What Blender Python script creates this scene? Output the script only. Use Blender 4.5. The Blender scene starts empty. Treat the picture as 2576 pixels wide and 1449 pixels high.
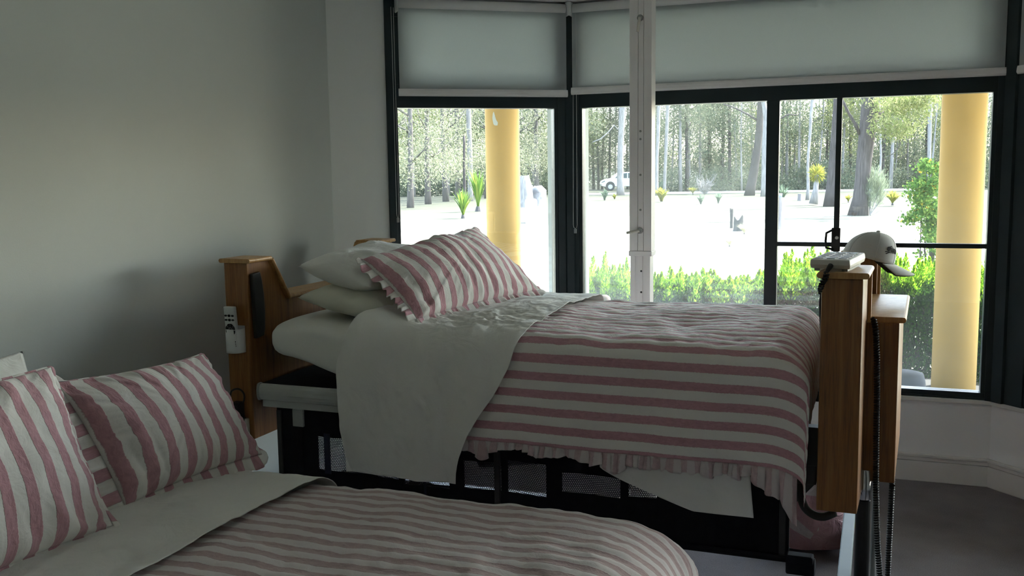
import bpy, bmesh, math, random
import numpy as np
from mathutils import Vector, Matrix
C = bpy.context.scene.collection
sc = bpy.context.scene
random.seed(7)
RNG = np.random.default_rng(11)
PI = math.pi

# ------------------------------------------------------------------ camera, sky, sun, exposure
FPX = 2400.0
PITCH = math.atan(286 / 2400.0)
ROLL = math.radians(0.82)
H = 1.55
fw = np.array([0, math.cos(PITCH), -math.sin(PITCH)])
rt0 = np.array([1.0, 0, 0]); up0 = np.array([0, math.sin(PITCH), math.cos(PITCH)])
rt = rt0 * math.cos(ROLL) - up0 * math.sin(ROLL)
up = up0 * math.cos(ROLL) + rt0 * math.sin(ROLL)
cam_data = bpy.data.cameras.new('camera')
cam = bpy.data.objects.new('camera', cam_data); C.objects.link(cam)
cam_data.sensor_fit = 'HORIZONTAL'; cam_data.sensor_width = 36.0
cam_data.lens = 36.0 * FPX / 2576.0
cam_data.clip_start = 0.05; cam_data.clip_end = 1000
cam.matrix_world = Matrix(((rt[0], up[0], -fw[0], 0), (rt[1], up[1], -fw[1], 0), (rt[2], up[2], -fw[2], H), (0, 0, 0, 1)))
sc.camera = cam

world = bpy.data.worlds.new('world'); sc.world = world; world.use_nodes = True
wn = world.node_tree; wn.nodes.clear()
sky = wn.nodes.new('ShaderNodeTexSky'); sky.sky_type = 'NISHITA'; sky.sun_disc = False
sky.sun_elevation = math.radians(48); sky.sun_rotation = math.radians(60); sky.dust_density = 2.0; sky.air_density = 1.0
bgn = wn.nodes.new('ShaderNodeBackground'); bgn.inputs['Strength'].default_value = 0.62
hsv = wn.nodes.new('ShaderNodeHueSaturation'); hsv.inputs['Saturation'].default_value = 0.85
wo = wn.nodes.new('ShaderNodeOutputWorld')
wn.links.new(sky.outputs[0], hsv.inputs['Color']); wn.links.new(hsv.outputs[0], bgn.inputs['Color']); wn.links.new(bgn.outputs[0], wo.inputs['Surface'])
SUN_DIR = Vector((0.80, 0.42, 1.0)).normalized()
sd = bpy.data.lights.new('sun', 'SUN'); sd.energy = 6.5; sd.angle = math.radians(0.6); sd.color = (1.0, 0.985, 0.955)
sun = bpy.data.objects.new('sun', sd); C.objects.link(sun)
sun.rotation_euler = SUN_DIR.to_track_quat('Z', 'Y').to_euler(); sun.location = (20, 10, 30)

sc.view_settings.view_transform = 'Standard'; sc.view_settings.look = 'None'
sc.view_settings.gamma = 1.0; sc.view_settings.use_curve_mapping = False
sc.view_settings.exposure = 2.4
cy = sc.cycles
cy.max_bounces = 10; cy.diffuse_bounces = 6; cy.glossy_bounces = 3; cy.transmission_bounces = 4; cy.transparent_max_bounces = 16
cy.caustics_reflective = False; cy.caustics_refractive = False
cy.use_denoising = True; cy.sample_clamp_indirect = 8.0

# ------------------------------------------------------------------ picture <-> place helpers
def ray(x, y):
    return fw + rt * (x - 1288) / FPX - up * (y - 724.5) / FPX
CAM = np.array([0, 0, H])
def at(x, y, Y):
    d = ray(x, y); return CAM + d * (Y / d[1])
def atz(x, y, z):
    d = ray(x, y); return CAM + d * ((z - H) / d[2])
def on_plane(x, y, P0, n):
    d = ray(x, y); return CAM + d * (np.dot(np.array(P0) - CAM, n) / np.dot(d, n))
def gz(X, Y):
    r = math.hypot(X, Y)
    if r < 12: return -0.25
    if r < 60: return -0.25 + 0.20 * (r - 12) / 48
    if r < 105: return -0.05 - 0.08 * (r - 60) / 45
    return -0.13 + 0.03 * (r - 105)
def ground_at(x, y):
    Y = 30.0
    for _ in range(60):
        p = at(x, y, Y); g = gz(p[0], p[1]); q = atz(x, y, g)
        if q[1] < 0 or q[1] > 200: Y = min(Y * 1.2, 150); continue
        Y = 0.5 * Y + 0.5 * q[1]
    p = at(x, y, Y); return np.array([p[0], p[1], gz(p[0], p[1])])
# bed frame: a runs from head to foot, b runs across the bed away from the camera
TH = math.radians(21)
U = np.array([math.cos(TH), -math.sin(TH)]); V = np.array([math.sin(TH), math.cos(TH)]); O = np.array([-0.982, 3.528])
def W(a, b, z):
    q = O + a * U + b * V; return np.array([q[0], q[1], z])
def Wv(P):
    P = np.asarray(P, float); out = np.empty_like(P)
    q = O + P[..., 0:1] * U + P[..., 1:2] * V
    out[..., :2] = q; out[..., 2] = P[..., 2]; return out

# ------------------------------------------------------------------ noise
def _h(ix, iy, seed):
    n = (ix * 374761393 + iy * 668265263 + seed * 1274126177) & 0x7fffffff
    n = ((n ^ (n >> 13)) * 1274126177) & 0x7fffffff
    return ((n ^ (n >> 16)) & 0xffff) / 65535.0
def vnoise(x, y, seed=0):
    x = np.asarray(x, float); y = np.asarray(y, float)
    ix = np.floor(x).astype(np.int64); iy = np.floor(y).astype(np.int64)
    fx = x - ix; fy = y - iy; fx = fx * fx * (3 - 2 * fx); fy = fy * fy * (3 - 2 * fy)
    a = _h(ix, iy, seed); b = _h(ix + 1, iy, seed); c = _h(ix, iy + 1, seed); d = _h(ix + 1, iy + 1, seed)
    return (a * (1 - fx) + b * fx) * (1 - fy) + (c * (1 - fx) + d * fx) * fy - 0.5
def fbm(x, y, seed=0, oct=4):
    s = 0; amp = 1.0
    for o in range(oct):
        s = s + amp * vnoise(x * 2 ** o, y * 2 ** o, seed + o * 17); amp *= 0.5
    return s
def sstep(a, b, x):
    t = np.clip((x - a) / (b - a), 0, 1); return t * t * (3 - 2 * t)

# ------------------------------------------------------------------ materials
def new_mat(name):
    m = bpy.data.materials.new(name); m.use_nodes = True; nt = m.node_tree
    return m, nt, nt.nodes['Principled BSDF']
def link(nt, a, b): nt.links.new(a, b)
def ramp(nt, fac, stops):
    r = nt.nodes.new('ShaderNodeValToRGB'); el = r.color_ramp.elements
    el[0].position, el[0].color = stops[0][0], (*stops[0][1], 1)
    el[1].position, el[1].color = stops[-1][0], (*stops[-1][1], 1)
    for p, c in stops[1:-1]:
        e = el.new(p); e.color = (*c, 1)
    link(nt, fac, r.inputs[0]); return r.outputs[0]
def coords(nt, kind='Object', scale=(1, 1, 1)):
    t = nt.nodes.new('ShaderNodeTexCoord'); mp = nt.nodes.new('ShaderNodeMapping'); mp.inputs['Scale'].default_value = scale
    link(nt, t.outputs[kind], mp.inputs['Vector']); return mp.outputs[0]
def noise(nt, vec, scale, detail=3, rough=0.5, dist=0.0):
    n = nt.nodes.new('ShaderNodeTexNoise'); n.inputs['Scale'].default_value = scale; n.inputs['Detail'].default_value = detail
    n.inputs['Roughness'].default_value = rough; n.inputs['Distortion'].default_value = dist
    if vec is not None: link(nt, vec, n.inputs['Vector'])
    return n.outputs['Fac']
def bump(nt, h, strength, dist, bsdf, prev=None):
    b = nt.nodes.new('ShaderNodeBump'); b.inputs['Strength'].default_value = strength; b.inputs['Distance'].default_value = dist
    link(nt, h, b.inputs['Height'])
    if prev is not None: link(nt, prev, b.inputs['Normal'])
    link(nt, b.outputs[0], bsdf.inputs['Normal']); return b.outputs[0]
def math_n(nt, op, a, b=None):
    m = nt.nodes.new('ShaderNodeMath'); m.operation = op
    for i, v in enumerate((a, b)):
        if v is None: continue
        if isinstance(v, (int, float)): m.inputs[i].default_value = v
        else: link(nt, v, m.inputs[i])
    return m.outputs[0]
def simple(name, col, rough=0.6, metal=0.0, var=0.08, scale=8, bumps=0.0, bscale=60, spec=0.5, kind='Object', stretch=(1, 1, 1)):
    m, nt, b = new_mat(name)
    v = coords(nt, kind, stretch); n = noise(nt, v, scale, 4, 0.6)
    c0 = tuple(max(0, c * (1 - var)) for c in col); c1 = tuple(min(1, c * (1 + var)) for c in col)
    link(nt, ramp(nt, n, [(0.3, c0), (0.7, c1)]), b.inputs['Base Color'])
    b.inputs['Roughness'].default_value = rough; b.inputs['Metallic'].default_value = metal; b.inputs['Specular IOR Level'].default_value = spec
    if bumps: bump(nt, noise(nt, v, bscale, 3), bumps, 0.002, b)
    return m
M = {}
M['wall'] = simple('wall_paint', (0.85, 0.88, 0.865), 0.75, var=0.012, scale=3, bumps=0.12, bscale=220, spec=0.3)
M['wall_left'] = simple('left_wall_paint_dimmed', (0.56, 0.59, 0.57), 0.75, var=0.012, scale=3, bumps=0.12, bscale=220, spec=0.3)  # same house paint, darkened to paint in the dimmer light on this wall
M['low_wall'] = simple('white_wall_paint', (0.87, 0.90, 0.92), 0.6, var=0.02, scale=3, bumps=0.08, bscale=200, spec=0.3)
M['skirting'] = simple('skirting_gloss', (0.78, 0.79, 0.78), 0.4, var=0.03, scale=5)
M['ceiling'] = simple('ceiling_paint', (0.84, 0.84, 0.84), 0.85, var=0.02, scale=2)
M['alu'] = simple('dark_aluminium', (0.018, 0.030, 0.036), 0.42, 0.0, var=0.15, scale=4, spec=0.35)
M['black_seal'] = simple('black_seal', (0.004, 0.005, 0.006), 0.6, var=0.1)
M['reveal'] = simple('exterior_render_grey', (0.40, 0.44, 0.43), 0.8, var=0.03, scale=4, bumps=0.2, bscale=90)
M['yellow'] = simple('yellow_column_paint', (0.38, 0.25, 0.088), 0.8, var=0.04, scale=2.5, bumps=0.12, bscale=70, spec=0.1)
M['roof'] = simple('roof_soffit_white', (0.8, 0.79, 0.76), 0.7, var=0.05)
M['patio'] = simple('patio_dark_paving', (0.07, 0.07, 0.068), 1.0, var=0.1, scale=3, spec=0.0)
M['white_metal'] = simple('white_powder_coat', (0.84, 0.83, 0.83), 0.45, var=0.02, scale=6)
M['grey_metal'] = simple('pale_grey_rail_paint', (0.42, 0.44, 0.42), 0.45, var=0.05, scale=10)
M['green_steel'] = simple('pale_green_steel', (0.09, 0.115, 0.105), 0.6, 0.2, var=0.05, scale=8)
M['chrome'] = simple('chrome', (0.6, 0.62, 0.64), 0.18, 1.0, var=0.03)
M['black'] = simple('black_plastic', (0.010, 0.010, 0.012), 0.45, var=0.2)
M['rubber'] = simple('black_rubber', (0.012, 0.012, 0.012), 0.6, var=0.2)
M['navy'] = simple('navy_strap', (0.006, 0.007, 0.028), 0.8, var=0.2)
M['cloth_black'] = simple('black_nylon', (0.006, 0.006, 0.010), 0.85, var=0.3, scale=30, spec=0.15)
M['off_white'] = simple('off_white_plastic', (0.60, 0.59, 0.53), 0.5, var=0.03, scale=20)
M['grey_plastic'] = simple('grey_plastic', (0.30, 0.32, 0.31), 0.5, var=0.04)
M['white_plastic'] = simple('white_plastic', (0.62, 0.64, 0.64), 0.4, var=0.03)
M['cable'] = simple('cable_black', (0.008, 0.008, 0.009), 0.6, var=0.1)
M['grey_tub'] = simple('grey_tub', (0.035, 0.040, 0.050), 0.9, var=0.1, spec=0.1)
M['terracotta'] = simple('terracotta', (0.035, 0.014, 0.009), 0.8, var=0.15, scale=20)
M['hatlogo'] = simple('black_embroidery', (0.008, 0.008, 0.010), 0.8, var=0.1)
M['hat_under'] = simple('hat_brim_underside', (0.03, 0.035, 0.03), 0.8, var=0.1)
M['bead'] = simple('white_bead', (0.72, 0.73, 0.70), 0.35, var=0.02)
M['blue_plastic'] = simple('blue_plastic', (0.20, 0.28, 0.62), 0.5, var=0.05)
M['road_edge'] = simple('pale_kerb', (0.62, 0.61, 0.58), 0.8, var=0.08, scale=2)
M['car_white'] = simple('white_car_paint', (0.85, 0.86, 0.87), 0.2, var=0.01)
M['car_glass'] = simple('tinted_car_window', (0.10, 0.14, 0.15), 0.08, var=0.05)
M['tyre'] = simple('tyre', (0.03, 0.035, 0.04), 0.8, var=0.2)
M['alloy'] = simple('alloy_wheel', (0.45, 0.46, 0.48), 0.3, 0.6, var=0.05)

def wood_mat(name, c0, c1, c2, rough=0.35):
    m, nt, b = new_mat(name)
    v = coords(nt, 'Object', (26, 26, 1.4)); n = noise(nt, v, 2.2, 6, 0.65, 0.6)
    v2 = coords(nt, 'Object', (140, 140, 5)); n2 = noise(nt, v2, 2, 3)
    mx = math_n(nt, 'ADD', math_n(nt, 'MULTIPLY', n, 0.75), math_n(nt, 'MULTIPLY', n2, 0.25))
    link(nt, ramp(nt, mx, [(0.36, c0), (0.5, c1), (0.64, c2)]), b.inputs['Base Color'])
    b.inputs['Roughness'].default_value = rough
    bump(nt, mx, 0.15, 0.001, b); return m
M['wood'] = wood_mat('honey_oak', (0.13, 0.05, 0.012), (0.235, 0.098, 0.024), (0.31, 0.145, 0.044))
M['wood_cap'] = wood_mat('honey_oak_cap', (0.34, 0.175, 0.055), (0.46, 0.255, 0.09), (0.54, 0.33, 0.13), 0.42)

def cotton(name, col, wr=0.5, scale=9, sub=0.0):
    m, nt, b = new_mat(name)
    v = coords(nt, 'Object'); n = noise(nt, v, 6, 3)
    link(nt, ramp(nt, n, [(0.3, tuple(c * 0.96 for c in col)), (0.7, col)]), b.inputs['Base Color'])
    b.inputs['Roughness'].default_value = 0.9; b.inputs['Specular IOR Level'].default_value = 0.15
    b.inputs['Sheen Weight'].default_value = 0.15
    p = bump(nt, noise(nt, v, scale, 5, 0.55, 1.2), wr, 0.012, b)
    p = bump(nt, noise(nt, coords(nt, 'Object', (1, 1, 1)), 420, 2), 0.25, 0.0006, b, p)
    return m
M['white_cotton'] = cotton('white_cotton', (0.74, 0.75, 0.72), 0.5)
M['cream_cotton'] = cotton('cream_cotton', (0.68, 0.68, 0.58), 0.3)
M['mattress'] = cotton('fitted_sheet_cotton', (0.72, 0.73, 0.69), 0.3)
M['hat'] = cotton('white_hat_cotton', (0.62, 0.64, 0.64), 0.05, 40)

def stripe(name, period, duty, white, pink, off=0.0, pucker=0.6, greyed=None):
    """seersucker: stripes across UV.x (metres), puckers along UV.y"""
    m, nt, b = new_mat(name)
    t = nt.nodes.new('ShaderNodeTexCoord'); sp = nt.nodes.new('ShaderNodeSeparateXYZ'); link(nt, t.outputs['UV'], sp.inputs[0])
    mp = nt.nodes.new('ShaderNodeMapping'); link(nt, t.outputs['UV'], mp.inputs['Vector'])
    en = noise(nt, mp.outputs[0], 160, 2)
    x = math_n(nt, 'ADD', sp.outputs[0], math_n(nt, 'MULTIPLY', math_n(nt, 'SUBTRACT', en, 0.5), 0.004))
    ph = math_n(nt, 'FRACT', math_n(nt, 'ADD', math_n(nt, 'DIVIDE', x, period), off))
    tri = math_n(nt, 'ABSOLUTE', math_n(nt, 'SUBTRACT', ph, 0.5))            # 0 centre of pink
    mask = ramp(nt, tri, [(duty / 2 - 0.012, (1, 1, 1)), (duty / 2 + 0.012, (0, 0, 0))])
    mp2 = nt.nodes.new('ShaderNodeMapping'); mp2.inputs['Scale'].default_value = (1.0, 0.45, 1); link(nt, t.outputs['UV'], mp2.inputs['Vector'])
    pk = noise(nt, mp2.outputs[0], 110, 3, 0.6, 0.8)
    mp3 = nt.nodes.new('ShaderNodeMapping'); mp3.inputs['Scale'].default_value = (1, 1, 1); link(nt, t.outputs['UV'], mp3.inputs['Vector'])
    big = noise(nt, mp3.outputs[0], 14, 4, 0.6, 1.0)
    pinkc = ramp(nt, pk, [(0.3, tuple(c * 0.86 for c in pink)), (0.72, tuple(min(1, c * 1.12) for c in pink))])
    mix = nt.nodes.new('ShaderNodeMix'); mix.data_type = 'RGBA'
    link(nt, mask, mix.inputs[0]); mix.inputs[6].default_value = (*white, 1); link(nt, pinkc, mix.inputs[7])
    link(nt, mix.outputs[2], b.inputs['Base Color'])
    b.inputs['Roughness'].default_value = 0.92; b.inputs['Specular IOR Level'].default_value = 0.12; b.inputs['Sheen Weight'].default_value = 0.2
    hh = math_n(nt, 'ADD', math_n(nt, 'MULTIPLY', math_n(nt, 'MULTIPLY', pk, mask), 1.0), math_n(nt, 'MULTIPLY', mask, 0.5))
    p = bump(nt, hh, pucker, 0.004, b)
    bump(nt, big, 0.35, 0.012, b, p)
    return m
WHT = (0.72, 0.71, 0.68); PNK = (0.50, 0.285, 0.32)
M['stripe'] = stripe('pink_stripe_coverlet', 0.0585, 0.47, WHT, PNK)
M['stripe_near'] = stripe('pink_stripe_coverlet_cool_lit', 0.0585, 0.50, (0.70, 0.665, 0.66), (0.49, 0.37, 0.375))  # same stripe, greyed to paint in the cold window light
M['stripe_grey'] = stripe('pink_stripe_pillowcase', 0.069, 0.47, WHT, PNK, 0.2)
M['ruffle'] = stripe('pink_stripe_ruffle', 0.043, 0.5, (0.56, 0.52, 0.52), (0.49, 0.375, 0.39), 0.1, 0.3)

def carpet_mat():
    m, nt, b = new_mat('mauve_grey_carpet'); v = coords(nt, 'Object')
    n = noise(nt, v, 260, 3, 0.8); n2 = noise(nt, v, 5, 3); s = math_n(nt, 'ADD', math_n(nt, 'MULTIPLY', n, 0.7), math_n(nt, 'MULTIPLY', n2, 0.3))
    link(nt, ramp(nt, s, [(0.35, (0.18, 0.165, 0.175)), (0.65, (0.36, 0.335, 0.355))]), b.inputs['Base Color'])
    b.inputs['Roughness'].default_value = 1; b.inputs['Specular IOR Level'].default_value = 0.05
    bump(nt, n, 0.6, 0.004, b); return m
M['carpet'] = carpet_mat()

def blind_mat():
    m = bpy.data.materials.new('roller_blind_fabric'); m.use_nodes = True; nt = m.node_tree; nt.nodes.clear()
    o = nt.nodes.new('ShaderNodeOutputMaterial'); d = nt.nodes.new('ShaderNodeBsdfDiffuse'); t = nt.nodes.new('ShaderNodeBsdfTranslucent'); mx = nt.nodes.new('ShaderNodeMixShader')
    n = noise(nt, coords(nt, 'Object'), 350, 2)
    col = ramp(nt, n, [(0.3, (0.66, 0.70, 0.71)), (0.7, (0.72, 0.76, 0.77))])
    link(nt, col, d.inputs[0]); t.inputs[0].default_value = (0.62, 0.66, 0.68, 1); mx.inputs[0].default_value = 0.60
    link(nt, d.outputs[0], mx.inputs[1]); link(nt, t.outputs[0], mx.inputs[2]); link(nt, mx.outputs[0], o.inputs[0]); return m
M['blind'] = blind_mat()

def glass_mat(name, veil):
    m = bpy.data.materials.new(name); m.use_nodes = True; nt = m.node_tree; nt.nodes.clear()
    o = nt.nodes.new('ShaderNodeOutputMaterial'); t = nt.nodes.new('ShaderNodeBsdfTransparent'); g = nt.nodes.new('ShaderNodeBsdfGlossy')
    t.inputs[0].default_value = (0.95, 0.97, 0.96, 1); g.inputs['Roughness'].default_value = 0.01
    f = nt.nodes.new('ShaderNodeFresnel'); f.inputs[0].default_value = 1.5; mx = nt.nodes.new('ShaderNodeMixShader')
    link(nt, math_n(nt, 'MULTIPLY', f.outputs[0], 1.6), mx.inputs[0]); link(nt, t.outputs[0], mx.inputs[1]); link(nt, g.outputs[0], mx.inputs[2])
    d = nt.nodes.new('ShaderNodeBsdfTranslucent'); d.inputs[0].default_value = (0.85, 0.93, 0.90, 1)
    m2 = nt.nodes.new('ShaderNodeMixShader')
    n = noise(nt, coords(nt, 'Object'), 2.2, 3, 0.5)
    dn = nt.nodes.new('ShaderNodeMapRange'); dn.inputs[1].default_value = 0.35; dn.inputs[2].default_value = 0.7; dn.inputs[3].default_value = veil * 0.3; dn.inputs[4].default_value = veil
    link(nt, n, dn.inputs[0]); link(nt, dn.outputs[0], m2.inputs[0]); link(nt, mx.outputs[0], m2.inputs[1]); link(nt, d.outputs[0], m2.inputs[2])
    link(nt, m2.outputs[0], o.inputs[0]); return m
M['glass'] = glass_mat('window_glass', 0.02); M['glass_veiled'] = glass_mat('veiled_window_glass', 0.085)  # pale layer on the second glass paints a veil of reflected glare

def mesh_fabric():
    m = bpy.data.materials.new('black_net_fabric'); m.use_nodes = True; nt = m.node_tree; nt.nodes.clear()
    o = nt.nodes.new('ShaderNodeOutputMaterial'); t = nt.nodes.new('ShaderNodeBsdfTransparent'); d = nt.nodes.new('ShaderNodeBsdfDiffuse'); d.inputs[0].default_value = (0.008, 0.008, 0.02, 1)
    tc = nt.nodes.new('ShaderNodeTexCoord'); sp = nt.nodes.new('ShaderNodeSeparateXYZ'); link(nt, tc.outputs['UV'], sp.inputs[0])
    P = 0.0068
    row = math_n(nt, 'DIVIDE', sp.outputs[1], P * 0.87); rf = math_n(nt, 'FLOOR', row)
    par = math_n(nt, 'MULTIPLY', math_n(nt, 'MODULO', rf, 2), 0.5)
    cx = math_n(nt, 'SUBTRACT', math_n(nt, 'FRACT', math_n(nt, 'ADD', math_n(nt, 'DIVIDE', sp.outputs[0], P), par)), 0.5)
    cyy = math_n(nt, 'SUBTRACT', math_n(nt, 'FRACT', row), 0.5)
    r2 = math_n(nt, 'ADD', math_n(nt, 'MULTIPLY', cx, cx), math_n(nt, 'MULTIPLY', cyy, cyy))
    hole = math_n(nt, 'LESS_THAN', r2, 0.15)
    mx = nt.nodes.new('ShaderNodeMixShader'); link(nt, hole, mx.inputs[0]); link(nt, d.outputs[0], mx.inputs[1]); link(nt, t.outputs[0], mx.inputs[2])
    link(nt, mx.outputs[0], o.inputs[0]); return m
M['net'] = mesh_fabric()

def leaf_mat(name, cols, transl=0.45, rough=0.5):
    m = bpy.data.materials.new(name); m.use_nodes = True; nt = m.node_tree; nt.nodes.clear()
    o = nt.nodes.new('ShaderNodeOutputMaterial'); g = nt.nodes.new('ShaderNodeNewGeometry')
    st = [(i / max(1, len(cols) - 1), c) for i, c in enumerate(cols)]
    col = ramp(nt, g.outputs['Random Per Island'], st)
    d = nt.nodes.new('ShaderNodeBsdfDiffuse'); t = nt.nodes.new('ShaderNodeBsdfTranslucent'); mx = nt.nodes.new('ShaderNodeMixShader'); mx.inputs[0].default_value = transl
    link(nt, col, d.inputs[0]); link(nt, col, t.inputs[0]); link(nt, d.outputs[0], mx.inputs[1]); link(nt, t.outputs[0], mx.inputs[2]); link(nt, mx.outputs[0], o.inputs[0]); return m
M['leaf_hedge'] = leaf_mat('hedge_leaves', [(0.0144, 0.0360, 0.0072), (0.0252, 0.0648, 0.0101), (0.0432, 0.1008, 0.0144)], 0.45)
M['leaf_lit'] = leaf_mat('lit_hedge_tips', [(0.085, 0.20, 0.008), (0.17, 0.34, 0.02), (0.30, 0.48, 0.04)], 0.6)  # lighter copy of the hedge leaves, backlit top painted into the colour
M['leaf_shaded'] = leaf_mat('shaded_inner_leaves', [(0.0216, 0.0202, 0.0144), (0.0432, 0.0360, 0.0252), (0.0720, 0.0504, 0.0360)], 0.2)  # darker brown-green, paints the shade inside the lower hedge
M['leaf_forest'] = leaf_mat('forest_leaves', [(0.0576, 0.0792, 0.0576), (0.0936, 0.1188, 0.0756), (0.1368, 0.1548, 0.0936), (0.2016, 0.2016, 0.1440)], 0.45)
M['leaf_pale'] = leaf_mat('pale_bush_leaves', [(0.1080, 0.1260, 0.0720), (0.1656, 0.1728, 0.1080), (0.2592, 0.2592, 0.1800)], 0.5)
M['leaf_gum'] = leaf_mat('gum_leaves', [(0.0936, 0.1224, 0.0360), (0.1584, 0.1800, 0.0648), (0.2160, 0.2160, 0.1080)], 0.5)
M['leaf_shrub'] = leaf_mat('shrub_leaves', [(0.0288, 0.0720, 0.0180), (0.0648, 0.1296, 0.0288), (0.1440, 0.1944, 0.0432)], 0.4)
M['leaf_orange'] = leaf_mat('orange_flower', [(0.5400, 0.2880, 0.0360), (0.5760, 0.4320, 0.0576)], 0.4)
M['leaf_wispy'] = leaf_mat('wispy_leaves', [(0.1152, 0.1440, 0.0936), (0.1872, 0.2160, 0.1440)], 0.5)
M['strap'] = leaf_mat('strappy_leaves', [(0.0504, 0.1152, 0.0216), (0.1080, 0.1872, 0.0288), (0.2160, 0.2592, 0.0432)], 0.45)
M['strap_grey'] = leaf_mat('grey_green_strappy_leaves', [(0.0720, 0.1080, 0.0720), (0.1440, 0.1872, 0.1224)], 0.4)
M['strap_yellow'] = leaf_mat('yellow_strappy_leaves', [(0.2016, 0.2016, 0.0288), (0.2736, 0.2448, 0.0432), (0.1296, 0.1872, 0.0432)], 0.45)
M['dry_grass'] = leaf_mat('dry_grass', [(0.4320, 0.3888, 0.2592), (0.5184, 0.4896, 0.3456)], 0.4)
M['bark_pale'] = simple('pale_gum_bark', (0.19, 0.178, 0.165), 0.85, var=0.4, scale=5, bumps=0.5, bscale=18, spec=0.1, stretch=(3, 3, 0.5))
M['bark_mid'] = simple('mid_brown_bark', (0.095, 0.085, 0.078), 0.9, var=0.4, scale=5, bumps=0.5, bscale=18, spec=0.1, stretch=(3, 3, 0.5))
M['bark_grey'] = simple('grey_brown_bark', (0.052, 0.044, 0.041), 0.95, var=0.55, scale=5, bumps=1.0, bscale=10, spec=0.1, stretch=(5, 5, 0.35))
M['bark_dark'] = simple('dark_bark', (0.0360, 0.0324, 0.0302), 0.9, var=0.3, scale=6, bumps=0.5, bscale=14, stretch=(4, 4, 0.4))
M['burnt'] = simple('burnt_wood', (0.1584, 0.1512, 0.1512), 0.9, var=0.95, scale=1.8, bumps=0.5, bscale=8)
M['stump'] = simple('weathered_stump_wood', (0.1440, 0.1296, 0.1224), 0.9, var=0.3, scale=8, bumps=0.5, bscale=20, stretch=(3, 3, 0.5))

LAWN_FAR = (-84.0, -58.0)  # far lawn darkened: tree shade and leaf litter painted into the colour
def lawn_mat():
    m, nt, b = new_mat('dry_pale_lawn'); v = coords(nt, 'Object')
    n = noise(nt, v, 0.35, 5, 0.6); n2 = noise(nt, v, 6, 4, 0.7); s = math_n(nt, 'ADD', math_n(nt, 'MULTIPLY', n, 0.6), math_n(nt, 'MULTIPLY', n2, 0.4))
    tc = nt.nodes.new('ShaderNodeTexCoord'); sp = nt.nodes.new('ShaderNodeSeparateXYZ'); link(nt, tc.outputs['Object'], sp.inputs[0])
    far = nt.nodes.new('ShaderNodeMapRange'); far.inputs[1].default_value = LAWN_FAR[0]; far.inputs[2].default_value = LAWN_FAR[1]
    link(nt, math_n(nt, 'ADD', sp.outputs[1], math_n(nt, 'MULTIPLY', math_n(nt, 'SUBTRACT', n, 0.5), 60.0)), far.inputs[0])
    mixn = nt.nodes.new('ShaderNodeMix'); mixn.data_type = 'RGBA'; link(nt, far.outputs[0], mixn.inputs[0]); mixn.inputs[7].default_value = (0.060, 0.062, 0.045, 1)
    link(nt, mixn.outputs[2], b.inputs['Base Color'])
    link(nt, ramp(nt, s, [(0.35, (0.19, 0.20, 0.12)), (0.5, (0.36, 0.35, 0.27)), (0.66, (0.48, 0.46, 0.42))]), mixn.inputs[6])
    b.inputs['Roughness'].default_value = 1; b.inputs['Specular IOR Level'].default_value = 0.05; return m
M['lawn'] = lawn_mat()

def bag_mat():
    m, nt, b = new_mat('pink_printed_plastic'); v = coords(nt, 'Object')
    vo = nt.nodes.new('ShaderNodeTexVoronoi'); vo.inputs['Scale'].default_value = 14; link(nt, v, vo.inputs['Vector'])
    sep = nt.nodes.new('ShaderNodeSeparateColor'); link(nt, vo.outputs['Color'], sep.inputs[0])
    c = ramp(nt, sep.outputs[0], [(0.0, (0.62, 0.36, 0.38)), (0.55, (0.60, 0.34, 0.36)), (0.72, (0.58, 0.50, 0.50)), (0.80, (0.70, 0.60, 0.58)), (0.93, (0.78, 0.62, 0.10)), (1.0, (0.62, 0.36, 0.38))])
    c.node.color_ramp.interpolation = 'CONSTANT'
    link(nt, c, b.inputs['Base Color']); b.inputs['Roughness'].default_value = 0.25
    bump(nt, noise(nt, v, 14, 4, 0.6, 1.5), 0.8, 0.02, b); return m
M['bag'] = bag_mat()

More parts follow.
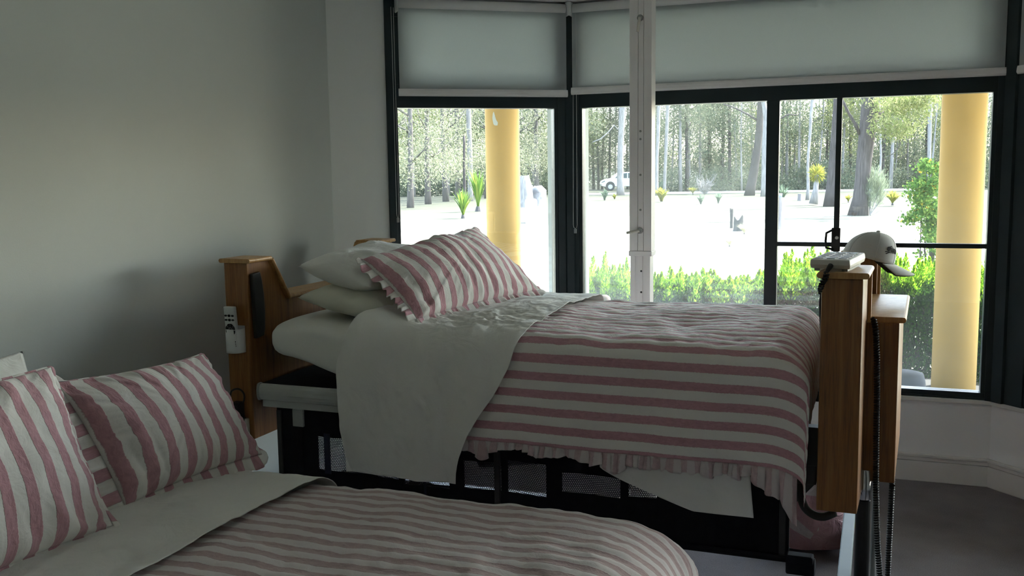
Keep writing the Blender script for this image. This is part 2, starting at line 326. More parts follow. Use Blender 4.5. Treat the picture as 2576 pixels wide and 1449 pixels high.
# ------------------------------------------------------------------ mesh builder
class MB:
    def __init__(s): s.v = []; s.f = []; s.uv = []; s.mi = []
    def add(s, verts, faces, uvs=None, mi=0):
        n = len(s.v); s.v.extend([tuple(map(float, p)) for p in verts])
        for k, f in enumerate(faces):
            s.f.append(tuple(i + n for i in f)); s.mi.append(mi)
            s.uv.append([uvs[i] for i in f] if uvs is not None else [(0, 0)] * len(f))
        return s
    def box(s, lo, hi, fr=None, mi=0):
        x0, y0, z0 = lo; x1, y1, z1 = hi
        P = [(x0, y0, z0), (x1, y0, z0), (x1, y1, z0), (x0, y1, z0), (x0, y0, z1), (x1, y0, z1), (x1, y1, z1), (x0, y1, z1)]
        if fr: P = [fr(*p) for p in P]
        F = [(0, 3, 2, 1), (4, 5, 6, 7), (0, 1, 5, 4), (1, 2, 6, 5), (2, 3, 7, 6), (3, 0, 4, 7)]
        return s.add(P, F, None, mi)
    def prism(s, poly, z0, z1, fr=None, mi=0):
        """poly in first two coords, extruded along third"""
        n = len(poly); P = [(x, y, z0) for x, y in poly] + [(x, y, z1) for x, y in poly]
        if fr: P = [fr(*p) for p in P]
        F = [tuple(range(n))[::-1], tuple(range(n, 2 * n))] + [(i, (i + 1) % n, n + (i + 1) % n, n + i) for i in range(n)]
        return s.add(P, F, None, mi)
    def grid(s, P, UVs=None, mi=0, wrap_i=False):
        P = np.asarray(P, float); ni, nj = P.shape[:2]
        V_ = P.reshape(-1, 3); F = []
        for i in range(ni if wrap_i else ni - 1):
            k = (i + 1) % ni
            for j in range(nj - 1): F.append((i * nj + j, k * nj + j, k * nj + j + 1, i * nj + j + 1))
        uv = None if UVs is None else [tuple(t) for t in np.asarray(UVs, float).reshape(-1, 2)]
        return s.add(V_, F, uv, mi)
    def tube(s, pts, rad, n=10, mi=0, cap=True):
        pts = [np.array(p, float) for p in pts]; m = len(pts)
        rad = [rad] * m if isinstance(rad, (int, float)) else list(rad)
        rings = []; prev = None
        for i, p in enumerate(pts):
            d = pts[min(i + 1, m - 1)] - pts[max(i - 1, 0)]; d = d / (np.linalg.norm(d) + 1e-9)
            if prev is None:
                a = np.cross(d, [0, 0, 1.0])
                if np.linalg.norm(a) < 0.1: a = np.cross(d, [1.0, 0, 0])
            else: a = prev - d * np.dot(prev, d)
            a = a / np.linalg.norm(a); b = np.cross(d, a); prev = a
            rings.append([p + rad[i] * (math.cos(2 * PI * k / n) * a + math.sin(2 * PI * k / n) * b) for k in range(n)])
        V_ = [q for r in rings for q in r]; F = []
        for i in range(m - 1):
            for k in range(n): F.append((i * n + k, i * n + (k + 1) % n, (i + 1) * n + (k + 1) % n, (i + 1) * n + k))
        if cap: F.append(tuple(range(n))[::-1]); F.append(tuple((m - 1) * n + k for k in range(n)))
        return s.add(V_, F, None, mi)
    def cyl(s, c, r0, r1, z0, z1, n=32, mi=0):
        return s.tube([(c[0], c[1], z0), (c[0], c[1], z1)], [r0, r1], n, mi)
    def lathe(s, prof, c, n=28, mi=0, axis=None):
        """prof: list of (r,h); axis unit vector"""
        ax = np.array(axis if axis is not None else (0, 0, 1.0), float); ax /= np.linalg.norm(ax)
        a = np.cross(ax, [0, 0, 1.0]);
        if np.linalg.norm(a) < 0.1: a = np.cross(ax, [1.0, 0, 0])
        a /= np.linalg.norm(a); b = np.cross(ax, a); c = np.array(c, float)
        V_ = []; F = []
        for r, h in prof:
            for k in range(n): V_.append(c + ax * h + r * (math.cos(2 * PI * k / n) * a + math.sin(2 * PI * k / n) * b))
        for i in range(len(prof) - 1):
            for k in range(n): F.append((i * n + k, i * n + (k + 1) % n, (i + 1) * n + (k + 1) % n, (i + 1) * n + k))
        F.append(tuple(range(n))[::-1]); F.append(tuple((len(prof) - 1) * n + k for k in range(n)))
        return s.add(V_, F, None, mi)
    def sphere(s, c, r, n=8, m=6, sc_=(1, 1, 1), mi=0):
        V_ = []; F = []
        for i in range(m + 1):
            p = PI * i / m
            for k in range(n):
                q = 2 * PI * k / n; V_.append((c[0] + r * sc_[0] * math.sin(p) * math.cos(q), c[1] + r * sc_[1] * math.sin(p) * math.sin(q), c[2] + r * sc_[2] * math.cos(p)))
        for i in range(m):
            for k in range(n): F.append((i * n + k, (i + 1) * n + k, (i + 1) * n + (k + 1) % n, i * n + (k + 1) % n))
        return s.add(V_, F, None, mi)
    def build(s, name, mats, parent=None, smooth=False, bevel=0.0, seg=2, solid=0.0, sub=0, origin=None, auto=None):
        V_ = np.array(s.v, float)
        if origin is None:
            lo = V_.min(0); hi = V_.max(0); origin = ((lo[0] + hi[0]) / 2, (lo[1] + hi[1]) / 2, lo[2])
            if parent is not None: origin = tuple(parent['_wo'])
        og = np.array(origin, float)
        me = bpy.data.meshes.new(name); me.from_pydata((V_ - og).tolist(), [], s.f)
        if any(any(t != (0, 0) for t in u) for u in s.uv):
            uvl = me.uv_layers.new(name='UVMap'); flat = [c for u in s.uv for t in u for c in t]; uvl.data.foreach_set('uv', flat)
        mats = mats if isinstance(mats, (list, tuple)) else [mats]
        for m in mats: me.materials.append(m)
        me.polygons.foreach_set('material_index', s.mi)
        if smooth: me.polygons.foreach_set('use_smooth', [True] * len(me.polygons))
        me.update()
        o = bpy.data.objects.new(name, me); C.objects.link(o)
        if parent is not None:
            po = np.array(list(parent['_wo'])); o.parent = parent; o.location = tuple(og - po)
        else: o.location = tuple(og)
        o['_wo'] = [float(x) for x in og]; TMP.append(o)
        if bevel:
            b = o.modifiers.new('bevel', 'BEVEL'); b.width = bevel; b.segments = seg; b.limit_method = 'ANGLE'; b.angle_limit = math.radians(40)
        if solid:
            b = o.modifiers.new('solid', 'SOLIDIFY'); b.thickness = solid; b.offset = -1
        if sub:
            b = o.modifiers.new('sub', 'SUBSURF'); b.levels = sub; b.render_levels = sub
        return o
TMP = []
def smooth_path(P, k=6):
    P = np.array(P, float); Q = np.vstack([2 * P[0] - P[1], P, 2 * P[-1] - P[-2]]); out = []
    for i in range(1, len(Q) - 2):
        for t in np.linspace(0, 1, k, endpoint=False):
            a, b, c, d = Q[i - 1], Q[i], Q[i + 1], Q[i + 2]; out.append(0.5 * (2 * b + (c - a) * t + (2 * a - 5 * b + 4 * c - d) * t * t + (3 * b - a - 3 * c + d) * t ** 3))
    out.append(P[-1]); return out
def tag(o, label, cat, group=None, kind=None):
    o['label'] = label; o['category'] = cat
    if group: o['group'] = group
    if kind: o['kind'] = kind
    return o
def structure(o, label=None):
    o['kind'] = 'structure'
    if label: o['label'] = label
    return o
def thing(name, loc, label, cat, group=None):
    o = bpy.data.objects.new(name, None); C.objects.link(o); o.location = tuple(float(x) for x in loc); o.empty_display_size = 0.1
    o['_wo'] = [float(x) for x in loc]; TMP.append(o)
    if label: tag(o, label, cat, group)
    return o
def dup(root, loc, rz=0, s=1.0, label=None):
    r = root.copy(); C.objects.link(r); r.location = tuple(float(x) for x in loc); r.rotation_euler = (0, 0, rz); r.scale = (s, s, s); TMP.append(r)
    if label: r['label'] = label
    for ch in list(root.children):
        c = ch.copy(); C.objects.link(c); c.parent = r; TMP.append(c)
    return r

# ------------------------------------------------------------------ room shell
CEIL = 2.45; SILL = 0.433; HEAD = 2.02; PB = 0.467; PT = 1.90; TK = 0.19; UPT = 2.39
v2 = lambda *a: np.array(a, float)
C0 = v2(-0.918, 4.936); D1 = v2(math.sin(math.radians(75.3)), math.cos(math.radians(75.3)))
C12 = C0 + D1 * 1.288; C23 = v2(2.312, 4.512)
D2 = (C23 - C12) / np.linalg.norm(C23 - C12); L2 = float(np.linalg.norm(C23 - C12))
D3 = v2(0.407, -0.9135); D3 /= np.linalg.norm(D3); L3 = 2.1; C34 = C23 + D3 * L3
VB = -4.9
LL = float(np.dot(C0 - O, V)) - VB; C_L = C0 - V * LL
L4 = float(np.dot(C34 - O, V)) - VB; C_R = C34 - V * L4
def outn(d): return v2(-d[1], d[0])
class Wall:
    def __init__(s, P0, d, L, flip=False):
        s.P0 = np.array(P0); s.d = np.array(d); s.n = outn(s.d) * (-1 if flip else 1); s.L = L
    def fr(s, a, d, z):
        q = s.P0 + s.d * a + s.n * d; return (q[0], q[1], z)
    def s_of(s, x, y=430, off=0.0):
        P = s.P0 + s.n * off
        p = on_plane(x, y, (P[0], P[1], 0), np.array([s.n[0], s.n[1], 0])); return float(np.dot(p[:2] - s.P0, s.d)), float(p[2])
w1 = Wall(C0, D1, 1.288); w2 = Wall(C12, D2, L2); w3 = Wall(C23, D3, L3)
w4 = Wall(C34, -V, L4); wl = Wall(C0, -V, LL, True); wb = Wall(C_L, U, float(np.linalg.norm(C_R - C_L)), True)
def half(d1, d2):  # extra length at an outside corner
    c = float(np.dot(d1, d2)); return TK * math.tan(math.acos(max(-1, min(1, c))) / 2)
E12 = half(D1, D2); E23 = half(D2, D3); E34 = half(D3, -V)
def wall_mesh(name, w, openings, mat, e0=0, e1=0, z_mat=None):
    mb = MB()
    def seg(a0, a1, z0, z1, m0=0.0, m1=0.0, mi=0):
        P = [w.fr(a0, 0, z0), w.fr(a1, 0, z0), w.fr(a1 + m1, TK, z0), w.fr(a0 - m0, TK, z0)]
        Q = [(p[0], p[1], z1) for p in P]
        mb.add(P + Q, [(0, 3, 2, 1), (4, 5, 6, 7), (0, 1, 5, 4), (1, 2, 6, 5), (2, 3, 7, 6), (3, 0, 4, 7)], None, mi)
    if not openings: seg(0, w.L, 0, CEIL, e0, e1)
    else:
        (a0, a1), = openings
        seg(0, w.L, -0.3, SILL, e0, e1); seg(0, w.L, UPT, CEIL, e0, e1)
        seg(0, a0, SILL, UPT, e0, 0, 1 if a0 < 0.2 else 0); seg(a1, w.L, SILL, UPT, 0, e1, 1)
    return structure(mb.build(name, [mat, M['reveal']]))
a10 = w1.s_of(993, 430)[0]; a11 = w1.s_of(1404, 500)[0]
a20 = w2.s_of(1457, 500)[0]; a21 = w2.s_of(2500, 500)[0]
a30 = 0.17; a31 = 1.6
wall_mesh('wall_bay_left', w1, [(a10, a11)], M['wall'], 0, E12)
wall_mesh('wall_bay_centre', w2, [(a20, a21)], M['low_wall'], E12, E23)
wall_mesh('wall_bay_right', w3, [(a30, a31)], M['low_wall'], E23, E34)
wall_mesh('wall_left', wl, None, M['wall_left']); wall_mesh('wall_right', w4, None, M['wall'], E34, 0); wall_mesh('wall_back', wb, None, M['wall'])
poly = [C_L, C_R, C34, C23, C12, C0]
structure(MB().prism([tuple(p) for p in poly], -0.3, 0.0).build('floor', M['carpet']))
structure(MB().prism([tuple(p) for p in poly], CEIL, CEIL + 0.1).build('ceiling', M['ceiling']))
# dark aluminium posts on the bay corners and the faces over the windows
def trim(name, w, a0, a1, z0, z1, d0, d1, mat, bev=0.003):
    return structure(MB().box((a0, d0, z0), (a1, d1, z1), w.fr).build(name, mat, bevel=bev))
mb = MB()
mb.prism([tuple(w1.fr(a11 - 0.004, 0.0, 0)[:2]), tuple(w1.fr(a11 - 0.004, -0.02, 0)[:2]), tuple(w1.fr(w1.L - 0.005, -0.02, 0)[:2]), tuple(w2.fr(0.005, -0.02, 0)[:2]), tuple(w2.fr(a20 + 0.004, -0.02, 0)[:2]), tuple(w2.fr(a20 + 0.004, 0.0, 0)[:2]), tuple(C12)], SILL, CEIL)
mb.prism([tuple(w1.fr(w1.L - 0.035, -0.02, 0)[:2]), tuple(w1.fr(w1.L - 0.03, -0.03, 0)[:2]), tuple(w2.fr(0.03, -0.03, 0)[:2]), tuple(w2.fr(0.035, -0.02, 0)[:2])], SILL, CEIL)
structure(mb.build('trim_1', M['alu'], bevel=0.002))
mb = MB()
mb.prism([tuple(w2.fr(a21 - 0.004, 0.0, 0)[:2]), tuple(w2.fr(a21 - 0.004, -0.02, 0)[:2]), tuple(w2.fr(w2.L - 0.008, -0.02, 0)[:2]), tuple(w3.fr(0.008, -0.02, 0)[:2]), tuple(w3.fr(a30 + 0.004, -0.02, 0)[:2]), tuple(w3.fr(a30 + 0.004, 0.0, 0)[:2]), tuple(C23)], SILL, CEIL)
mb.prism([tuple(w3.fr(0.02, -0.02, 0)[:2]), tuple(w3.fr(0.025, -0.034, 0)[:2]), tuple(w3.fr(0.075, -0.034, 0)[:2]), tuple(w3.fr(0.08, -0.02, 0)[:2])], SILL, CEIL)
structure(mb.build('trim_2', M['alu'], bevel=0.002))
trim('trim_3', w1, a10 - 0.035, a10 + 0.004, SILL, CEIL, -0.018, 0.0, M['alu'])
trim('trim_4', w1, a10, a11, UPT - 0.03, CEIL, -0.012, 0.0, M['alu'])
trim('trim_5', w2, a20, a21, UPT - 0.03, CEIL, -0.012, 0.0, M['alu'])
trim('trim_6', w3, a30, a31, UPT - 0.03, CEIL, -0.012, 0.0, M['alu'])
# white sills and skirting
def sill_and_skirt(k, w, e0, e1, sill=True):
    if sill:
        structure(MB().box((e0, -0.022, SILL - 0.022), (w.L - e1, 0.02, SILL), w.fr).build('trim_%d' % (6 + k), M['skirting'], bevel=0.004))
    mb = MB().box((e0, -0.013, 0), (w.L - e1, 0.0, 0.104), w.fr)
    mb.box((e0, -0.016, 0.106), (w.L - e1, 0.0, 0.128), w.fr); mb.box((e0, -0.024, 0.126), (w.L - e1, 0.0, 0.142), w.fr)
    structure(mb.build('baseboard_' + ['bay_left', 'bay_centre', 'bay_right', 'left', 'right'][k - 1], M['skirting'], bevel=0.004))
sill_and_skirt(1, w1, a10 - 0.03, -0.004); sill_and_skirt(2, w2, -0.004, -0.006); sill_and_skirt(3, w3, -0.006, 0); sill_and_skirt(4, wl, 0, 0, False); sill_and_skirt(5, w4, 0, 0, False)
# windows
def window(n, w, a0, a1, bars=(), cross=None, glass='glass', left_px=None):
    mb = MB(); F = w.fr; ft = 0.022
    mb.box((a0, -0.012, PT), (a1, 0.055, HEAD), F); mb.box((a0, -0.012, SILL), (a1, 0.055, PB), F)
    mb.box((a0, -0.012, PB), (a0 + ft, 0.055, PT), F); mb.box((a1 - ft, -0.012, PB), (a1, 0.055, PT), F)
    mb.box((a0, 0.0, HEAD), (a0 + 0.06, 0.055, UPT), F); mb.box((a1 - 0.06, 0.0, HEAD), (a1, 0.055, UPT), F); mb.box((a0, 0.0, UPT - 0.04), (a1, 0.055, UPT), F)
    # small inner bead
    mb.box((a0, -0.018, SILL + 0.001), (a1, -0.010, SILL + 0.012), F)
    fr_ = structure(mb.build('window_%d' % n, M['alu'], bevel=0.002))
    edges = [a0 + ft] + [b[0] for b in bars] + [a1 - ft]
    for i, (b, wd, z0) in enumerate(bars):
        MB().box((b - wd / 2, -0.014, z0), (b + wd / 2, 0.045, PT), F).build('mullion', M['alu'], fr_, bevel=0.002)
    if cross: MB().box((cross[0], -0.004, cross[2] - 0.011), (cross[1], 0.03, cross[2] + 0.011), F).build('crossbar', M['alu'], fr_, bevel=0.002)
    MB().box((a0 + ft, 0.022, HEAD), (a1 - ft, 0.027, UPT - 0.04), F).build('upper_pane', M[glass], fr_)
    for i in range(len(edges) - 1):
        g = MB().box((edges[i], 0.022, PB), (edges[i + 1], 0.027, PT), F).build('pane', M['glass_veiled'] if (n == 2 and i == 0) else M[glass], fr_)
    return fr_
window(1, w1, a10, a11)
b1 = w2.s_of(1943, 430)[0]; b2 = w2.s_of(2108, 430)[0]
W2 = window(2, w2, a20, a21, [(b1, 0.062, PB), (b2, 0.026, PB)], (b1, a21 - 0.02, 1.177))
window(3, w3, a30, a31, [])
# lock and pull handle on the sliding sash
mb = MB().box((b2 - 0.022, -0.030, 1.145), (b2 + 0.020, -0.013, 1.262), w2.fr)
lk = mb.build('latch', M['black_seal'], W2, bevel=0.003)
MB().tube([w2.fr(b2 - 0.012, -0.030, 1.155), w2.fr(b2 - 0.045, -0.052, 1.165), w2.fr(b2 - 0.048, -0.054, 1.2), w2.fr(b2 - 0.045, -0.052, 1.238), w2.fr(b2 - 0.012, -0.030, 1.255)], 0.006, 8).build('handle', M['black_seal'], lk)
MB().lathe([(0.009, 0), (0.009, 0.004), (0.006, 0.005)], w2.fr(b2 + 0.004, -0.031, 1.213), 16, axis=(-w2.n[0], -w2.n[1], 0)).build('keyhole', M['chrome'], lk)

# ------------------------------------------------------------------ roller blinds
def bead_chain(mb, pts, pitch=0.0062, r=0.0021):
    pts = [np.array(p, float) for p in pts]
    for i in range(len(pts) - 1):
        d = pts[i + 1] - pts[i]; L = np.linalg.norm(d); k = max(1, int(L / pitch))
        for j in range(k): mb.sphere(pts[i] + d * (j / k), r, 5, 3)
    mb.tube(pts, 0.0006, 4)
def blind(w, a0, a1, off, zb, label, chains):
    p = w.fr((a0 + a1) / 2, -off, zb); t = thing('roller_blind', p, label, 'blind', 'roller blinds over the bay windows')
    F = lambda a, d, z: w.fr(a, -off + d, z)
    n = 40; P = []; mb = MB()
    for i in range(2):
        row = []
        for k in range(n): row.append(F([a0 + 0.006, a1 - 0.006][i], -0.012 * (k / (n - 1)) ** 3 * 0, zb + 0.02 + (CEIL - 0.035 - zb - 0.02) * k / (n - 1)))
        P.append(row)
    fb = mb.grid(P).build('fabric', M['blind'], t, solid=0.0012)
    mb = MB(); prof = [(0.0, -0.012), (-0.007, -0.006), (-0.009, 0.0), (-0.007, 0.016), (-0.003, 0.026), (0.003, 0.026), (0.005, 0.0)]
    P = [F(a0, d, zb + h + 0.012) for d, h in prof]; Q = [F(a1, d, zb + h + 0.012) for d, h in prof]; k = len(prof)
    mb.add(P + Q, [tuple(range(k)), tuple(range(k, 2 * k))[::-1]] + [(i, k + i, k + (i + 1) % k, (i + 1) % k) for i in range(k)])
    mb.build('bottom_bar', M['white_metal'], t, smooth=False, bevel=0.001)
    MB().tube([F(a0 + 0.01, 0.012, CEIL - 0.035), F(a1 - 0.01, 0.012, CEIL - 0.035)], 0.026, 20).build('roller_tube', M['white_metal'], t, smooth=True)
    for a in (a0 + 0.002, a1 - 0.002):
        MB().box((a - 0.005, -0.028, CEIL - 0.075), (a + 0.005, 0.05, CEIL - 0.001), F).build('bracket', M['white_plastic'], t, bevel=0.004)
    for (ca, dd, zlo, ww) in chains:
        mb = MB(); x0, x1 = ca - ww / 2, ca + ww / 2
        pts = [F(x0, dd, CEIL - 0.05), F(x0 * 0.6 + x1 * 0.4 - 0.004, dd, (CEIL + zlo) / 2 + 0.3), F(x0, dd, zlo + 0.02), F(x0 + ww * 0.15, dd, zlo + 0.006), F((x0 + x1) / 2, dd, zlo), F(x1 - ww * 0.15, dd, zlo + 0.006), F(x1, dd, zlo + 0.02), F(x1, dd, CEIL - 0.05)]
        bead_chain(mb, pts); c = mb.build('bead_chain', M['bead'], t)
        MB().box((ca - 0.007, dd - 0.004, zlo - 0.026), (ca + 0.007, dd + 0.004, zlo - 0.001), F).build('chain_weight', M['grey_plastic'], c, bevel=0.002)
    return t
def sx(w, x, y, off): return w.s_of(x, y, -off)
ba0, bz = sx(w1, 1003, 242, 0.075); ba1 = sx(w1, 1428, 243, 0.075)[0]
blind(w1, ba0, ba1, 0.075, bz, 'white roller blind over the narrow window beside the corner with the bare wall', [(sx(w1, 999, 400, 0.075)[0], 0.03, 1.335, 0.012)])
bb0, bz2 = sx(w2, 1437, 239, 0.075); bb1 = sx(w2, 2531, 187, 0.075)[0]
blind(w2, bb0, bb1, 0.075, bz2, 'wide white roller blind over the long window, behind the white post', [(sx(w2, 1446, 400, 0.075)[0], 0.0, sx(w2, 1446, 575, 0.075)[1], 0.022)])
blind(w3, 0.115, a31 + 0.06, 0.075, 1.965, 'white roller blind cut by the right edge, next to the dark corner post', [])

# ------------------------------------------------------------------ raised adjustable bed
bed = thing('adjustable_bed', W(1.0, 0.5, 0), 'raised adjustable bed with honey oak end boards by the windows', 'bed')
# head board: towers at both ends, sloped shoulders, lower middle (profile in b, z)
HB0, HB1, ZT, ZM, ZB = 0.0, 1.14, 1.236, 1.075, 0.565
prof_h = [(HB0, ZB), (HB1, ZB), (HB1, ZT), (HB1 - 0.135, ZT), (HB1 - 0.245, ZM), (0.245, ZM), (0.135, ZT), (HB0, ZT)]
mb = MB(); n = len(prof_h)
P = [W(-0.105, b, z) for b, z in prof_h] + [W(-0.002, b, z) for b, z in prof_h]
mb.add(P, [tuple(range(n)), tuple(range(n, 2 * n))[::-1]] + [(i, n + i, n + (i + 1) % n, (i + 1) % n) for i in range(n)])
hb = mb.build('headboard', M['wood'], bed, bevel=0.003)
def cap_strip(mb, pts, a0, a1, th=0.016):
    """rounded capping following a profile line in (b, z), spanning a0..a1"""
    for i in range(len(pts) - 1):
        p, q = np.array(pts[i], float), np.array(pts[i + 1], float); d = (q - p) / np.linalg.norm(q - p); nn = np.array([-d[1], d[0]])
        if nn[1] < 0 or (abs(nn[1]) < 1e-6): nn = -nn if nn[1] < 0 else nn
        sec = [(a0, 0)] + [(a0 + (th / 2) * (1 - math.cos(x)) - th / 2, th / 2 * 0 + (0.5 - 0.5 * math.cos(x)) * th) for x in np.linspace(0, PI, 7)] + [(a1 + th / 2 - (th / 2) * (1 - math.cos(x)), (0.5 - 0.5 * math.cos(x)) * th) for x in np.linspace(PI, 0, 7)] + [(a1, 0)]
        sec = []
        for x in np.linspace(-PI / 2, PI / 2, 7): sec.append((a0 - th / 2 * math.cos(x), th / 2 + th / 2 * math.sin(x)))
        for x in np.linspace(PI / 2, -PI / 2, 7): sec.append((a1 + th / 2 * math.cos(x), th / 2 + th / 2 * math.sin(x)))
        k = len(sec)
        A = [W(a, *(p + nn * h)) for a, h in sec]; B = [W(a, *(q + nn * h)) for a, h in sec]
        mb.add(A + B, [tuple(range(k)), tuple(range(k, 2 * k))[::-1]] + [(j, k + j, k + (j + 1) % k, (j + 1) % k) for j in range(k)])
mb = MB()
cap_strip(mb, [(-0.006, ZT), (0.137, ZT), (0.247, ZM - 0.002)], -0.115, 0.008)
cap_strip(mb, [(0.245, ZM), (HB1 - 0.245, ZM)], -0.115, 0.008)
cap_strip(mb, [(HB1 - 0.247, ZM), (HB1 - 0.137, ZT), (HB1 + 0.006, ZT)], -0.115, 0.008)
mb.build('cap', M['wood_cap'], hb, smooth=False)
# black finger grip panel on the near tower, inner face
mb = MB()
gp = [(0.010, 1.195), (0.058, 1.200), (0.068, 1.165), (0.076, 1.11), (0.078, 1.05), (0.074, 0.985), (0.068, 0.955), (0.018, 0.95)]
k = len(gp); mb.add([W(0.0, b, z) for b, z in gp] + [W(0.016, b, z) for b, z in gp], [tuple(range(k)), tuple(range(k, 2 * k))[::-1]] + [(i, k + i, k + (i + 1) % k, (i + 1) % k) for i in range(k)])
mb.build('grip_panel', M['black'], hb, bevel=0.004)
# foot board
TI = 0.045
def WF(a, b, z): return W(a + TI * b, b, z)
mb = MB()
def fbox(a0, a1, b0, b1, z0, z1): mb.box((a0, b0, z0), (a1, b1, z1), WF)
fbox(2.035, 2.150, -0.035, 0.205, ZB - 0.030, ZT)
mb.build('end_post', M['wood'], bed, bevel=0.003)
mb = MB(); fbox(2.035, 2.150, 0.80, 1.08, ZB + 0.015, ZT); mb.build('end_post', M['wood'], bed, bevel=0.003)
mb = MB(); mb.box((2.06, 0.205, ZB + 0.0), (2.245, 0.80, ZM), WF)
fb_ = mb.build('footboard', M['wood'], bed, bevel=0.003)
_W = W
mb = MB()
def cap_box(a0, a1, b0, b1, z, th=0.018):
    m2 = []
    for x in np.linspace(-PI / 2, PI / 2, 7): m2.append((a0 - th / 2 * math.cos(x), z + th / 2 + th / 2 * math.sin(x)))
    for x in np.linspace(PI / 2, -PI / 2, 7): m2.append((a1 + th / 2 * math.cos(x), z + th / 2 + th / 2 * math.sin(x)))
    k = len(m2); A = [WF(a, b0, zz) for a, zz in m2]; B = [WF(a, b1, zz) for a, zz in m2]
    mb.add(A + B, [tuple(range(k)), tuple(range(k, 2 * k))[::-1]] + [(j, k + j, k + (j + 1) % k, (j + 1) % k) for j in range(k)])
cap_box(2.030, 2.158, -0.042, 0.212, ZT); cap_box(2.030, 2.158, 0.795, 1.086, ZT); cap_box(2.06, 2.255, 0.212, 0.795, ZM)
mb.box((2.150, 0.198, ZM), (2.162, 0.214, ZT), WF); mb.box((2.150, 0.793, ZM), (2.162, 0.80, ZT), WF)
mb.build('cap', M['wood_cap'], fb_, bevel=0.001)
mb = MB(); mb.box((2.0345, 0.01, ZB + 0.06), (2.0365, 0.02, ZT - 0.02), WF)
# side rails with rounded ends
def rail(b0, b1):
    mb = MB(); sec = []
    for x in np.linspace(-PI / 2, PI / 2, 8): sec.append((b0 - 0.012 * math.cos(x), 0.757 + 0.030 * math.sin(x)))
    sec += [(b1, 0.787), (b1, 0.727)]
    k = len(sec); A = [W(0.045, b, z) for b, z in sec]; B = [W(1.985, b, z) for b, z in sec]
    mb.add(A + B, [tuple(range(k)), tuple(range(k, 2 * k))[::-1]] + [(j, k + j, k + (j + 1) % k, (j + 1) % k) for j in range(k)])
    mb.box((0.05, b0 + 0.002, 0.700), (1.98, b1, 0.727), W)
    r = mb.build('side_rail', M['grey_metal'], bed, bevel=0.002)
    for a in (0.036, 1.985):
        e = MB(); A = [W(a, b - 0.003 * (1 if b < (b0 + b1) / 2 else -1), z + (z - 0.757) * 0.1) for b, z in sec]; B = [W(a + 0.010, b, z + (z - 0.757) * 0.1) for b, z in sec]
        e.add(A + B, [tuple(range(k)), tuple(range(k, 2 * k))[::-1]] + [(j, k + j, k + (j + 1) % k, (j + 1) % k) for j in range(k)]); e.build('end_cap', M['grey_plastic'], r, bevel=0.001)
    for a in (0.18, 1.92):
        MB().box((a, b0 + 0.0, 0.635), (a + 0.045, b0 + 0.012, 0.70), W).build('bracket', M['grey_plastic'], r, bevel=0.002)
rail(-0.015, -0.002); rail(1.002, 1.03)
# deck under the mattress
mb = MB(); mb.box((0.03, 0.0, 0.745), (1.93, 1.0, 0.784), W); mb.build('deck', M['cloth_black'], bed, bevel=0.003)
# rails tie the boards
mb = MB()
for b in (0.2, 0.85): mb.box((-0.004, b, 0.66), (2.04, b + 0.04, 0.70), W)
mb.build('frame_beam', M['black'], bed)
# base: two cross bars, two long bars, lifting arms
for a in (0.12, 2.113):
    MB().box((a - 0.021, 0.12, 0.20), (a + 0.021, 1.02, 0.245), W).build('cross_bar', M['green_steel'], bed, bevel=0.004)
    for b in (0.17, 0.97):
        c = MB(); c.tube([W(a - 0.012, b, 0.055), W(a + 0.012, b, 0.055)], 0.055, 20); c.box((a - 0.018, b - 0.012, 0.10), (a + 0.018, b + 0.012, 0.205), W); c.build('caster', M['black'], bed)
for b in (0.42, 0.62):
    MB().box((0.10, b, 0.205), (1.90, b + 0.04, 0.24), W).build('long_bar', M['black'], bed, bevel=0.003)
for a0, a1 in ((0.35, 0.95), (1.75, 1.15)):
    for b in (0.40, 0.66):
        MB().tube([W(a0, b, 0.23), W(a1, b, 0.69)], 0.02, 8).build('lift_arm', M['black'], bed)
MB().tube([W(0.7, 0.53, 0.40), W(1.3, 0.53, 0.50)], 0.035, 14).build('actuator', M['black'], bed, smooth=True)
# mechanism at the foot end of the near rail
mb = MB(); mb.box((1.955, 0.0, 0.60), (2.03, 0.05, 0.70), W); mb.box((2.0, -0.005, 0.66), (2.035, 0.04, 0.78), W); mb.build('end_bracket', M['black'], bed, bevel=0.003)
# lifting pole socket outside the foot board
pole = MB().tube([W(2.165, 0.215, 0.60), W(2.165, 0.215, 0.465)], 0.021, 20).build('pole_socket', M['chrome'], bed, smooth=True)
MB().tube([W(2.165, 0.215, 0.50), W(2.165, 0.215, 0.0)], 0.023, 20).build('leg', M['black'], bed)
MB().tube([W(2.20, 0.30, 0.60), W(2.20, 0.30, 0.0)], 0.009, 12).build('leg', M['grey_metal'], bed)
# curved black handle and hose below the foot end
pc = [(2008, 1180, .03), (2012, 1230, .0), (2022, 1272, .0), (2045, 1294, .0), (2072, 1300, .0), (2100, 1290, .02)]
nv = np.array([V[0], V[1], 0])
pts = smooth_path([on_plane(x, y, W(0, 0.02 + o, 0), nv) for x, y, o in pc])
MB().tube(pts, 0.0125, 12).build('curved_handle', M['rubber'], bed, smooth=True)
mb = MB(); mb.prism([(1.945, 0.50), (2.03, 0.60), (2.035, 0.64), (1.94, 0.66), (1.90, 0.50)], 0.02, 0.06, lambda a, z, b: W(a, b, z)); mb.build('handle_bracket', M['black'], bed, bevel=0.004)
